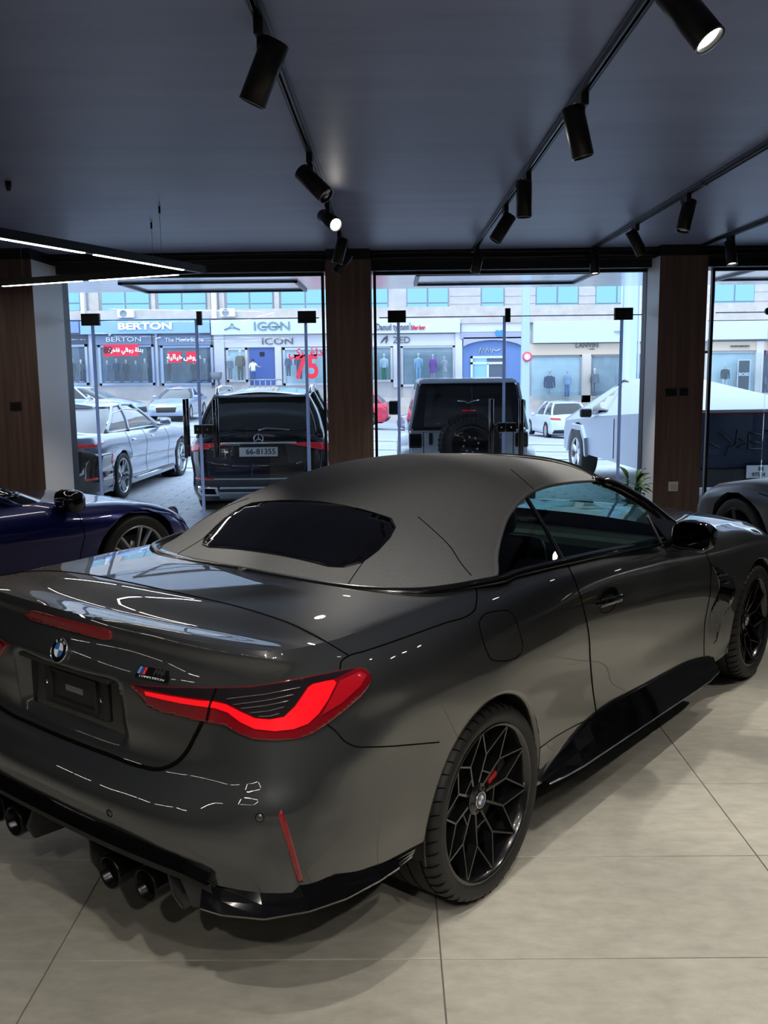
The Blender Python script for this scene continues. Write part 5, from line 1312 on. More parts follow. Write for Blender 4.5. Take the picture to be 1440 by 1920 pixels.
# ---------------- stainless angular pickup outside
M['steel'] = mat('brushed_steel', (.46, .50, .56), .36, metal=.85)
M['tailgate'] = mat('tailgate_dark', (.02, .032, .060), .10, coat=1.0)
phi = math.radians(-5.5)
t = thing('angular_pickup', 'angular stainless steel pickup with dark scribbled tailgate parked outside the right windows', 'car', (4.86, 12.55, ZG), -phi)
W2 = 1.0
side_poly = [(0,.62),(0,1.40),(3.35,1.78),(5.55,1.02),(5.65,.80),(5.62,.45),(.05,.45)]
inner = .80
V_ = []
for (y, z) in side_poly:
    k = W2 if z < 1.2 else (W2-.02 if y < .1 else .62)
    if y == 0 and z > 1: k = W2-.03
    V_ += [(-k, y, z), (k, y, z)]
# belt line vertices
bl_ = [(0,1.08),(3.35,1.17),(5.55,.98)]
b0 = len(V_)
for (y, z) in bl_: V_ += [(-W2, y, z), (W2, y, z)]
def R_(i): return i*2+1
def L_i(i): return i*2
B = [b0, b0+2, b0+4]
F_ = []
for o in (1, 0):
    g = lambda i: i*2+o; h = lambda i: B[i]+o
    q = [(h(0), h(1), g(2), g(1)), (h(1), h(2), g(3), g(2)), (g(0), g(6), g(5), g(4), g(3), h(2), h(1), h(0))]
    F_ += [f if o else f[::-1] for f in q]
F_ += [(L_i(1), R_(1), R_(2), L_i(2)), (L_i(2), R_(2), R_(3), L_i(3)), (L_i(3), R_(3), R_(4), L_i(4)), (L_i(4), R_(4), R_(5), L_i(5)), (B[0], B[0]+1, R_(1), L_i(1)), (L_i(0), R_(0), B[0]+1, B[0])]
bm = bmesh.new(); vv = [bm.verts.new(p) for p in V_]
for f in F_:
    try: bm.faces.new([vv[i] for i in f])
    except ValueError: pass
bmesh.ops.remove_doubles(bm, verts=bm.verts[:], dist=.001)
pk = from_bm('body', bm, M['steel'], t)
pkb = BVHTree.FromPolygons([tuple(v.co) for v in pk.data.vertices], [tuple(p.vertices) for p in pk.data.polygons])
tg_ = boxes('tailgate', [((-.96,-.025,.62),(.96,.01,1.36))], M['tailgate'], t, .012)
boxes('tail_light_bar', [((-.94,-.035,1.335),(.94,-.01,1.355))], M['lamp_red'], tg_)
boxes('bed_cap', [((-.98,-.02,1.365),(.98,.10,1.405))], M['steel'], t, .006)
sc_ = [[(-.72,.98),(-.60,.95),(-.50,.90)], [(-.52,1.10),(-.42,1.04),(-.34,.97),(-.42,.78)], [(-.26,1.14),(-.27,.94),(-.38,.90)], [(-.24,1.02),(-.12,.96),(-.26,.90)], [(-.10,1.10),(.08,1.06)], [(-.10,.98),(.06,.96)], [(-.10,1.08),(-.10,.88),(.08,.88)], [(.12,1.12),(.42,1.06)], [(.18,1.10),(.20,.88)], [(.20,.98),(.38,1.0),(.22,.94),(.42,.86)], [(.50,1.10),(.52,.86)], [(.56,1.06),(.72,1.02),(.58,.96),(.74,.88)]]
tubes('scribble_logo', [([(x, -.028, z) for x, z in Q], .013) for Q in sc_], M['black'], tg_, 5)
boxes('bumper', [((-.98,-.10,.38),(.98,.06,.62))], M['black_plastic'], t, .02)
number_plate(t, .02, -.108, .58, .34, .17, '', 0, None, [('88', .03, .035, .075), ('97524', .0, -.042, .075)])
for s in (1, -1):
    proj_patch('side_window', [(1.75,1.20),(3.1,1.23),(4.55,1.13),(3.3,1.66),(2.0,1.52)], 'x', s, pkb, M['carglass'], t, off=.006, grid=.1)
    tube('roof_rail', [(s*.66,1.2,1.50),(s*.64,3.35,1.755),(s*.80,4.9,1.17),(s*.90,5.5,1.01)], .022, M['black'], t, 6)
    for y in (.95, 4.72):
        make_wheel(y, .44, .27, .29, 1.045, s, t, .44, M['rim_silver'], False, .3, 'turbine')
        pts = [(.62*math.cos(a)*1.0, .44+.60*math.sin(a)) for a in (-.02, .55, 1.05, 2.09, 2.6, PI+.02)]
        V_ = []
        for (py, pz) in pts: V_ += [(s*.99, y+py, pz), (s*1.05, y+py*.98, pz-.02), (s*1.05, y+py*.84, .44+(pz-.44)*.80), (s*.98, y+py*.80, .44+(pz-.44)*.78)]
        F2_ = [(i*4+k, i*4+k+1, (i+1)*4+k+1, (i+1)*4+k) for i in range(5) for k in range(3)]; obj('arch_flare', V_, F2_, M['steel'], t, False)
        prism('wheel_well', [(s*1.001, y+.53*math.cos(a), .46+.53*math.sin(a)) for a in np.linspace(0, PI, 13)], (s*.004, 0, 0), M['dark_void'], t)
    boxes('door_mirror', [((s*1.12-.10,3.85,1.12),(s*1.12+.10,3.95,1.27))], M['black_plastic'], t, .03)
    tube('panel_gap', [(s*1.004,1.55,.5),(s*1.004,1.55,1.12)], .005, M['gap'], t, 5); tube('panel_gap', [(s*1.004,2.75,.5),(s*1.004,2.75,1.15)], .005, M['gap'], t, 5)
tube('bonnet_edge', [(-.9,5.52,1.02),(.9,5.52,1.02)], .01, M['black'], t, 5)
# ---------------- cars across the street
def st_z(x, y): return -.2+max(0, y-17)/26*(-.7-.057*x)
def far_car(name, label, u, v, y, head, kind, pt, wheel=None):
    p = at_y(u, v, y); zg = st_z(p.x, y)
    if kind == 'suv':
        S = dict(w=.92, yr=-.85, yf=3.45, R=.35, wb=2.65, paint=pt, rr=.28, rf=.4, z0=.22, belt=[(-.85,1.05),(0,1.05),(2,1.0),(2.7,.98),(3.45,.78)], wheel=('five', M['rim_silver']),
                 gh=dict(yrb=-.70, yfb=2.45, wb=.82, yrr=-.25, yfr=1.45, wr=.60, roof=[(-1,1.50),(0,1.56),(.8,1.58),(1.6,1.52)], pillars=[.22, .45, .70], crown=.06, pr=.05))
    else:
        S = dict(w=.91, yr=-1.0, yf=3.65, R=.33, wb=2.75, paint=pt, rr=.3, rf=.45, z0=.2, belt=[(-1,.95),(0,.96),(2,.92),(2.6,.90),(3.65,.68)], wheel=('five', M['rim_silver']),
                 gh=dict(yrb=-.75, yfb=2.5, wb=.80, yrr=.15, yfr=1.5, wr=.58, roof=[(-1,1.25),(.2,1.37),(.9,1.40),(1.6,1.34)], pillars=[.27, .46, .70], crown=.06, pr=.04))
    h = math.radians(head); cx = 1.35
    loc = (p.x-math.sin(h)*cx, y-math.cos(h)*cx, zg)
    t, bb, gb, body, belt = basic_car(name, label, loc, -h, S, True, None)
    for s in (1, -1):
        proj_patch('tail_lamp', [(s*.45,.84),(s*.88,.86),(s*.88,.95),(s*.50,.93)], 'y', -1, bb, M['tailred'], t, off=.010, grid=.05)
        proj_patch('head_lamp', [(s*.48,.60),(s*.86,.62),(s*.86,.72),(s*.52,.68)], 'y', 1, bb, M['headglass'], t, off=.010, grid=.05)
    proj_patch('grille', [(-.42,.36),(.42,.36),(.46,.58),(-.46,.58)], 'y', 1, bb, M['black_plastic'], t, off=.010, grid=.06)
    proj_patch('number_plate', [(-.26,.62),(.26,.62),(.26,.74),(-.26,.74)], 'y', -1, bb, M['plate'], t, off=.012, grid=.06)
    proj_patch('bumper', [(-.80,.26),(.80,.26),(.75,.42),(-.75,.42)], 'y', -1, bb, M['black_plastic'], t, off=.010, grid=.06)
    door_mirror_simple(t, .85, 1.9, 1.0, pt, 1.0)
    return t
far_car('street_saloon', 'silver saloon facing the showroom, parked across the street before the suit shop', 335, 760, 43.5, 181, 'sedan', paint('far_silver', (.36, .42, .55), .5))
far_car('street_saloon', 'pale blue saloon across the street, half hidden behind the luxury saloon', 165, 745, 38.5, 100, 'sedan', paint('far_pale', (.42, .50, .62), .4))
far_car('street_suv', 'white crossover parked at an angle across the street below the blazers', 1043, 790, 43, -7, 'suv', paint('far_white', (.62, .70, .80), .2))
far_car('street_saloon', 'grey teal saloon across the street beyond the white crossover', 1150, 785, 47.5, -100, 'sedan', paint('far_teal', (.22, .30, .36), .4))
far_car('street_saloon', 'mauve saloon across the street, mostly hidden by the off-roader', 842, 780, 43, -80, 'sedan', paint('far_mauve', (.30, .26, .36), .4))
far_car('street_suv', 'red hatchback parked across the street', 640, 780, 43, -85, 'suv', paint('far_red', (.55, .02, .06), .2))
# ================================================================== forecourt, street and the building across
M['paver'] = noise_mat('paver_grey', (.52, .53, .56), (.66, .67, .70), (1, 1, 1), 4, .7, 5, .1, 20, obj_random=1)
M['asphalt'] = noise_mat('asphalt', (.34, .36, .40), (.42, .44, .48), (1, 3, 1), .6, .8, 6)
M['joint'] = mat('paver_joint', (.20, .20, .21), .9)
fore = struct(box('floor_forecourt', (-12, YW+.16, ZG-.12), (14, 18.6, ZG-.008), M['joint']))
pm = bpy.data.meshes.new('paver'); bm = bmesh.new(); box_bm(bm, (0, 0, -.006), (.49, .235, .012)); bm.to_mesh(pm); bm.free(); pm.materials.append(M['paver'])
cnt = 0
for j in range(33):
    for i in range(-18, 14):
        x = i*.5+(.25 if j % 2 else 0); y = YW+.30+j*.245
        if cnt < 300 and -4.6 < x < 1.0 and y < 18.5 and (x < -2.1 or -.9 < x < .2 or y < 12.0):
            o = bpy.data.objects.new('paver', pm); link(o, fore); o.location = (x, y, ZG-.001); cnt += 1
bm = bmesh.new()
for j in range(33):
    for i in range(-24, 28):
        x = i*.5+(.25 if j % 2 else 0); y = YW+.30+j*.245
        if -4.6 < x < 1.0 and y < 18.5 and (x < -2.1 or -.9 < x < .2 or y < 12.0): continue
        box_bm(bm, (x, y, ZG-.007), (.49, .235, .012))
rest = from_bm('paving_rest', bm, M['paver'], fore); rest['kind'] = 'stuff'
kerb = struct(box('trim_kerb', (-12, 18.6, ZG-.25), (14, 18.75, ZG+.0), M['paver']))
V_ = []; n = 12
for j in range(n+1):
    y = 18.7+(52.5-18.7)*j/n
    for i in range(n+1):
        x = -34+68*i/n; V_.append((x, y, st_z(x, y)-.06 if y < 45 else st_z(x, 45)-.06))
struct(obj('floor_street', V_, grid_faces(n+1, n+1), M['asphalt']))
M['line'] = mat('road_marking', (.72, .74, .78), .7)
def lane(y0, y1, x0, x1, label):
    P = []
    for i in range(9):
        x = x0+(x1-x0)*i/8; P += [(x, y0, st_z(x, y0)-.045), (x, y1, st_z(x, y1)-.045)]
    F_ = [(i*2, (i+1)*2, (i+1)*2+1, i*2+1) for i in range(8)]
    bm = bmesh.new(); vv = [bm.verts.new(p) for p in P]; [bm.faces.new([vv[k] for k in f]) for f in F_]
    bmesh.ops.solidify(bm, geom=bm.faces[:], thickness=.01); tag(from_bm('road_marking', bm, M['line']), label, 'road marking', 'white bands painted across the street')
for (a, b) in ((20.5, 21.1), (23.2, 24.0), (27, 28), (32, 33.3)): lane(a, b, -8, 12, 'white painted band running along the street')
M['stone'] = noise_mat('pale_stone', (.46, .41, .39), (.58, .55, .54), (1, 1, 1), 1.2, .85, 6, .2, 8)
M['stone2'] = noise_mat('pale_stone_warm', (.50, .42, .36), (.60, .55, .51), (1, 1, 1), 2, .85, 5)
YB = 52.0
def bx(u, v): p = at_y(u, v, YB); return p.x, p.z
wall = struct(box('wall_building', (-30, YB+.02, -3.0), (30, YB+.8, 9.5), M['stone']))
struct(box('wall_building_plinth', (-30, YB-.25, -3.0), (30, YB+.02, .25), M['stone2']))
# stone courses on the plinth and the upper wall, as raised blocks
sb = bpy.data.meshes.new('stone_block'); bm = bmesh.new(); box_bm(bm, (0, 0, 0), (1.46, .05, .36)); bm.to_mesh(sb); bm.free(); sb.materials.append(M['stone'])
for (ua, ub, va, vb) in ((842, 902, 541, 600), (946, 980, 541, 600), (985, 1004, 540, 598), (1085, 1116, 540, 600), (705, 850, 724, 746), (1000, 1195, 590, 603), (1328, 1340, 540, 600), (1414, 1440, 530, 600)):
    x0, z1 = bx(ua, va); x1, z0 = bx(ub, vb)
    nz = max(1, int((z1-z0)/.40)); nx = max(1, int(round((x1-x0)/1.5)))
    for j in range(nz):
        for i in range(nx):
            o = bpy.data.objects.new('stone_block', sb); link(o, wall); o.location = (x0+(x1-x0)*(i+.5)/nx, YB+.012, z0+(z1-z0)*(j+.5)/nz); o.scale = ((x1-x0)/nx/1.5, 1, (z1-z0)/nz/.40)
def slab(name, ua, va, ub, vb, d0, d1, m, parent=None, bevel=0):
    x0, z1 = bx(ua, va); x1, z0 = bx(ub, vb); return box(name, (x0, YB-d1, z0), (x1, YB-d0, z1), m, parent, bevel)
M['upglass'] = mat('upper_window_glass', (.20, .42, .50), .06, coat=1.0, metal=.2); M['frame'] = mat('window_frame_grey', (.22, .26, .32), .4)
wl = ['upper window over the suit shop', 'upper window']
def upper_window(n, ua, va, ub, vb, cols=2):
    x0, z1 = bx(ua, va); x1, z0 = bx(ub, vb); w = struct(box('window_%d' % n, (x0, YB-.02, z0), (x1, YB+.05, z1), M['frame']))
    zt = z0+(z1-z0)*.27; g = .07
    for c in range(cols):
        a = x0+(x1-x0)*c/cols+g*.6; b = x0+(x1-x0)*(c+1)/cols-g*.6
        box('pane', (a, YB-.05, zt+g*.5), (b, YB-.02, z1-g*.4), M['upglass'], w); box('pane', (a, YB-.05, z0+g*.6), (b, YB-.02, zt-g*.5), M['upglass'], w)
    box('sill', (x0-.1, YB-.22, z0-.14), (x1+.1, YB, z0), M['stone2'], w)
for n, (ua, va, ub, vb, c) in enumerate(((90,528,152,584,2),(188,528,282,585,2),(294,528,388,585,2),(423,528,513,585,2),(525,527,620,586,2),(640,526,728,585,2),(762,526,841,584,2),(902,525,945,584,1),(1005,524,1084,586,2),(1117,522,1195,586,2),(1222,520,1300,585,2),(1340,518,1413,583,2),(1470,518,1560,583,2))):
    upper_window(n+10, ua, va, ub, vb, c)
M['pil'] = mat('white_pilaster', (.74, .74, .76), .6)
for k, (ua, ub) in enumerate(((153,164),(397,409))): slab('trim_%d' % (k+5), ua, 528, ub, 600, .0, .45, M['pil'])['kind'] = 'structure'
for k, (ua, ub, m_) in enumerate(((165,187,'stone2'),(283,293,'stone2'),(389,396,'stone2'),(410,422,'stone2'),(514,524,'stone2'))): slab('trim_%d' % (k+8), ua, 528, ub, 588, .0, .12, M[m_])['kind'] = 'structure'
slab('trim_20', -40, 586, 1500, 599, .0, .30, M['stone2'])['kind'] = 'structure'
# air conditioners
for k, (u, v, w_) in enumerate(((241, 590, 30), (430, 588, 27))):
    x, z = bx(u, v); a = thing('air_conditioner', ['white air conditioner box above the blue suit-shop fascia', 'white air conditioner box above the pale three-line logo fascia'][k], 'air conditioner', (x, YB-.35, z-.2))
    hw = w_*YB/F_PX/2; box('casing', (-hw, -.28, 0), (hw, 0, .44), M['white'], a, .03)
    lathe('fan_guard', [(0, -.285), (.17, -.285), (.18, -.30), (.19, -.28)], M['frame'], a, 24, 'y', loc=(-hw*.25, 0, .22))
# fascias and their lettering
def fascia(name, label, ua, va, ub, vb, col, depth=.35, texts=(), rough=.5):
    x0, z1 = bx(ua, va); x1, z0 = bx(ub, vb); xc, zc_ = (x0+x1)/2, (z0+z1)/2
    t = thing(name, label, 'shop sign', (xc, YB-depth, zc_)); box('board', (x0-xc, 0, z0-zc_), (x1-xc, depth-.02, z1-zc_), mat(name+'_col', col, rough), t, .02)
    for (tx, u, v, hpx, c, kw) in texts:
        wpx = kw.pop('wpx', None); x, z = bx(u, v); o = text_mesh('lettering', tx, hpx*YB/F_PX*1.38, mat('sign_text', c, .5), t, .03, **kw)
        if wpx: o.data.transform(Matrix.Diagonal((wpx*YB/F_PX/max(o.dimensions.x, .01), 1, 1, 1))); o.rotation_euler = (PI/2, 0, 0); o.location = (x-xc, -.04, z-zc_)
    return t
FN = {}
navy = (.05, .06, .08); wht = (.85, .88, .92); red = (.75, .03, .05); dk = (.10, .11, .14)
fascia('upper_fascia', 'light blue fascia with white BERTON lettering above the suit shop', 155, 600, 397, 625, (.26, .42, .72), .55, [('BERTON', 277, 613, 12, wht, dict(bold=.02, wpx=98))])
fascia('side_fascia', 'plain blue-grey fascia adjoining the BERTON fascia', 60, 601, 154, 625, (.20, .28, .48), .5)
fascia('lower_fascia', 'slate fascia with BERTON lettering over the red banner window', 180, 629, 286, 646, (.20, .25, .36), .2, [('BERTON', 234, 637, 8.5, wht, dict(wpx=64))])
fascia('lower_fascia', 'slate fascia reading The Men\'s Store', 297, 629, 397, 647, (.20, .25, .36), .2, [("The Men's Store", 347, 637.5, 8, wht, dict(wpx=70))])
fascia('lower_fascia', 'small dark fascia at the end of the BERTON shopfront', 126, 629, 174, 645, (.07, .08, .12), .2, [('BERTON', 148, 637, 5, (.4, .42, .45), {})])
ic = fascia('upper_fascia', 'white fascia with grey ICON lettering and three-legged logo', 398, 601, 622, 626, (.60, .68, .70), .5, [('ICON', 512, 613, 16, (.16, .24, .28), dict(wpx=65)), ("MEN'S WEAR", 590, 619, 4.2, dk, dict(bold=.01))])
x, z = bx(438, 614); loc = Vector((x, YB-.55, z))-Vector(ic.location)
tubes('logo', [([loc+Vector((0, 0, .20)), loc+Vector((-.14, 0, -.05)), loc+Vector((.14, 0, -.05)), loc+Vector((0, 0, .20))], .03), ([loc+Vector((-.14, 0, -.03)), loc+Vector((-.42, 0, -.14))], .035), ([loc+Vector((.14, 0, -.03)), loc+Vector((.42, 0, -.14))], .035)], mat('logo_grey', (.16, .24, .28), .5), ic, 6)
fascia('lower_fascia', 'pale grey fascia with dark ICON lettering over the blue door', 409, 629, 620, 650, (.62, .60, .64), .15, [('ICON', 521, 640.5, 12, (.14, .13, .14), dict(wpx=57))])
dt = fascia('upper_fascia', 'white fascia reading Daoud tycoon\'s for her', 640, 601, 862, 624, (.64, .67, .72), .45, [("Daoud tycoon's", 739, 614, 13, (.12, .10, .12), dict(wpx=66)), ('for her', 785, 615, 7, red, dict(bold=.015, wpx=23))])
zd_ = fascia('lower_fascia', 'pale fascia reading ZED with a dark leaf mark', 650, 628, 853, 648, (.66, .64, .66), .15, [('ZED', 753, 638, 12, (.12, .12, .14), dict(wpx=31))])
x, z = bx(722, 637); loc = Vector((x, YB-.2, z))-Vector(zd_.location)
tubes('leaf_mark', [([loc+Vector((-.24, 0, -.18)), loc+Vector((-.05, 0, .05)), loc+Vector((.12, 0, .18)), loc+Vector((.10, 0, -.02)), loc+Vector((.04, 0, -.20))], [.02, .06, .06, .06, .02])], mat('leaf_dark', (.1, .1, .12), .5), zd_, 6)
fascia('white_band', 'white stone band above the arched entrance', 864, 600, 979, 622, (.62, .62, .66), .2, [])
fascia('entrance_band', 'mauve grey band above the arched entrance', 862, 624, 980, 635, (.36, .36, .52), .3, [])
fascia('upper_fascia', 'large plain white fascia above the LANVIN sign', 998, 604, 1320, 640, (.58, .66, .76), .5, [('De', 1143, 619, 10, (.35, .35, .40), {}), ('Ujce', 1183, 619, 10, (.35, .35, .40), {}), ('r', 1330-22, 618, 10, (.3, .3, .34), {})])
fascia('lower_fascia', 'beige fascia with LANVIN PARIS lettering', 990, 645, 1225, 664, (.66, .52, .40), .2, [('LANVIN', 1099, 648, 9, (.16, .15, .15), dict(wpx=41)), ('PARIS', 1100, 656, 3.2, (.2, .18, .16), {})])
fascia('upper_fascia', 'plain white fascia above the beige BOSS fascia', 1322, 603, 1460, 636, (.58, .66, .76), .5, [])
fascia('lower_fascia', 'beige fascia with black BOSS lettering', 1328, 641, 1440, 657, (.66, .52, .40), .2, [('BOSS', 1322, 647, 9, (.06, .06, .07), dict(bold=.02, sx=1.2, shear=.15))])
# shop windows
def shop_window(n, ua, va, ub, vb, back, cols=1, frame=(.42, .50, .68), deep=1.3):
    x0, z1 = bx(ua, va); x1, z0 = bx(ub, vb); fw = .13
    w = struct(boxes('window_%d' % n, [((x0, YB-.10, z0), (x1, YB+.01, z0+fw)), ((x0, YB-.10, z1-fw), (x1, YB+.01, z1)), ((x0, YB-.10, z0), (x0+fw, YB+.01, z1)), ((x1-fw, YB-.10, z0), (x1, YB+.01, z1))], mat('shop_frame', frame, .5)))
    box('back_wall', (x0+fw, YB+.005, z0+fw), (x1-fw, YB+.018, z1-fw), back, w)
    for c in range(cols):
        a = x0+fw+(x1-x0-2*fw)*c/cols; b = x0+fw+(x1-x0-2*fw)*(c+1)/cols
        box('pane', (a+.02, YB-.98, z0+fw), (b-.02, YB-.96, z1-fw), M['shopglass'], w)
    return w
M['shopglass'] = glass_mat('shop_glass', (.88, .94, .97), 1.0)
wb_ = lambda nm, c1, c2: noise_mat(nm, c1, c2, (1, 1, 1), 1.5, .6)
bk1 = wb_('shop_dark', (.06, .075, .10), (.14, .17, .22)); bk2 = wb_('shop_mid', (.20, .25, .28), (.32, .38, .40)); bk3 = wb_('shop_pale', (.38, .48, .50), (.52, .62, .64))
shop_window(30, 126, 646, 168, 722, bk1); shop_window(31, 184, 647, 292, 722, bk1); shop_window(32, 301, 648, 402, 722, bk1)
shop_window(33, 424, 652, 466, 716, bk3, 1, (.6, .6, .66)); shop_window(34, 530, 652, 622, 722, bk3, 1, (.6, .6, .66)); shop_window(35, 650, 648, 737, 716, bk2, 2, (.62, .6, .62)); shop_window(36, 751, 648, 853, 724, bk2, 1, (.62, .6, .62))
shop_window(37, 990, 665, 1090, 753, bk3, 1, (.40, .36, .36)); shop_window(38, 1105, 664, 1225, 752, bk2, 3, (.40, .36, .36)); shop_window(39, 1322, 658, 1416, 738, bk3, 2, (.5, .5, .5)); shop_window(40, 1425, 640, 1500, 740, bk1, 1, (.5, .5, .5))
for k, (ua, va, ub, vb, c) in enumerate(((168,626,183,724,(.44,.48,.62)),(292,626,301,724,(.44,.48,.62)),(402,626,424,722,(.56,.56,.62)),(516,650,530,722,(.62,.60,.64)),(737,648,751,726,(.66,.62,.64)),(853,624,866,722,(.66,.64,.66)),(1090,664,1105,754,(.70,.60,.52)),(1416,640,1425,740,(.74,.66,.60)))):
    slab('trim_%d' % (30+k), ua, va, ub, vb, 0, .25, mat('pier_%d' % k, c, .7))['kind'] = 'structure'
# blue entrance with gold script, glazed door
M['eblue'] = mat('entrance_blue', (.13, .22, .45), .5)
e = slab('wall_entrance', 867, 639, 979, 722, .0, .05, M['eblue']); e['kind'] = 'structure'
x0, z0 = bx(868, 650); x1, z1 = bx(978, 637); arc = [(x0+(x1-x0)*i/12, YB-.30, z0+(z1-z0)*math.sin(PI*i/12)**.7) for i in range(13)]
xm_, zt_ = bx(868, 634); arcp = arc+[(x1, YB-.30, z1+.15), (x0, YB-.30, z1+.15)]
pa = prism('trim_50', [(p[0], YB-.30, p[2]) for p in arcp], (0, .28, 0), mat('arch_mauve', (.40, .40, .55), .6)); pa['kind'] = 'structure'
gs = thing('script_sign', 'gold handwritten script sign on the blue entrance wall', 'shop sign', (*[bx(916, 658)[0], YB-.10], bx(916, 658)[1]))
tube('script', [(x_, 0, z_) for x_, z_ in [(-.55,-.18),(-.45,.18),(-.38,-.12),(-.28,.15),(-.2,-.1),(-.1,.16),(.0,-.05),(.08,.12),(.14,-.14),(.25,.10),(.36,0),(.55,.03),(.60,.12)]], .025, mat('script_gold', (.80, .72, .55), .35, metal=.4), gs, 6)
x0, z1 = bx(882, 668); x1, z0 = bx(946, 722); f_ = .12
ed = struct(boxes('door_10', [((x0, YB-.16, z0), (x0+f_, YB-.05, z1)), ((x1-f_, YB-.16, z0), (x1, YB-.05, z1)), ((x0, YB-.16, z1-f_), (x1, YB-.05, z1)), ((x0, YB-.16, z0+(z1-z0)*.72), (x1, YB-.05, z0+(z1-z0)*.72+f_)), (((x0+x1)/2-.06, YB-.16, z0), ((x0+x1)/2+.06, YB-.05, z0+(z1-z0)*.74))], mat('door_pale', (.62, .66, .74), .4)))
box('pane', (x0+f_, YB-.10, z0), ((x0+x1)/2-.06, YB-.08, z1-f_), M['upglass'], ed); box('pane', ((x0+x1)/2+.06, YB-.10, z0), (x1-f_, YB-.08, z1-f_), mat('door_glass_dark', (.08, .10, .14), .1), ed)
bsg = thing('blue_emblem', 'small blue heart-shaped sign over the arched entrance', 'shop sign', (bx(935, 625)[0], YB-.36, bx(935, 625)[1]))
prism('plate', [(-.24,0,.02),(-.18,0,.16),(-.06,0,.15),(0,0,.10),(.06,0,.15),(.18,0,.16),(.24,0,.02),(.14,0,-.16),(-.14,0,-.16)], (0, .04, 0), mat('emblem_blue', (.05, .25, .75), .4), bsg)
# banners in the shop windows (Arabic letters in their joined forms, written right to left)
M['banner'] = mat('banner_red', (.72, .02, .05), .5); M['btext'] = mat('banner_text', (.88, .88, .88), .5)
def banner(label, ua, va, ub, vb, txt, sz, m=None, tm=None, dx=0):
    x0, z1 = bx(ua, va); x1, z0 = bx(ub, vb); t = thing('shop_banner', label, 'banner', ((x0+x1)/2, YB-1.02, (z0+z1)/2)); hw, hh = (x1-x0)/2, (z1-z0)/2
    box('cloth', (-hw, 0, -hh), (hw, .02, hh), m or M['banner'], t)
    o = text_mesh('lettering', txt, sz, tm or M['btext'], t, .004, bold=.012); o.rotation_euler = (PI/2, 0, 0); o.location = (dx, -.012, 0); return t
AR1 = '\uFE93\uFEAE\uFEA7\uFE8E\uFED3 \uFEF2\uFEDF\uFE8E\uFE9F\uFEAD \uFE94\uFEDF\uFEAA\uFE91'
b_ = banner('red banner with white arabic text and 89 in the BERTON window', 204, 647, 270, 668, AR1, .29, dx=.26)
o = text_mesh('lettering', '89', .46, mat('banner_ink', (.10, .01, .02), .5), b_, .004, bold=.02); o.rotation_euler = (PI/2, 0, 0); o.location = (-.72, -.012, 0)
banner('small red arabic banner in the Men\'s Store window, nearer the white ICON fascia', 356, 660, 380, 680, '\uFEBD\uFEED\uFEAE\uFECB', .36)
banner('small red arabic banner in the Men\'s Store window, nearer the BERTON lettering', 323, 660, 348, 680, '\uFE94\uFEF4\uFEDF\uFE8E\uFEF4\uFEA7', .36)
t75 = thing('window_sticker', 'large red 75 with arabic line on the ICON window glass', 'sticker', (bx(578, 690)[0], YB-1.0, bx(578, 690)[1]))
o = text_mesh('numerals', '75', 1.75, M['banner'], t75, .004, bold=.05, sx=.78); o.rotation_euler = (PI/2, 0, 0)
o = text_mesh('lettering', '\uFEF2\uFEDB\uFEAE\uFE97 \uFE94\uFEDF\uFEAA\uFE91', .55, M['banner'], t75, .004, bold=.02); o.rotation_euler = (PI/2, 0, 0); o.location = (.05, 0, .82)
pst = thing('window_poster', 'dark framed BOSS poster in the shop window', 'poster', (bx(1388, 706)[0], YB-.5, bx(1388, 706)[1]))
hw, hh = 10*YB/F_PX, 29*YB/F_PX
box('panel', (-hw, 0, -hh), (hw, .05, hh), mat('poster_dark', (.05, .05, .06), .4), pst); boxes('frame', [((-hw-.05, -.02, -hh-.05), (-hw, .05, hh+.05)), ((hw, -.02, -hh-.05), (hw+.05, .05, hh+.05)), ((-hw, -.02, hh), (hw, .05, hh+.05))], M['white'], pst)
o = text_mesh('lettering', 'BOSS', .24, M['btext'], pst, .003, bold=.01); o.rotation_euler = (PI/2, 0, 0); o.location = (0, -.01, .12)
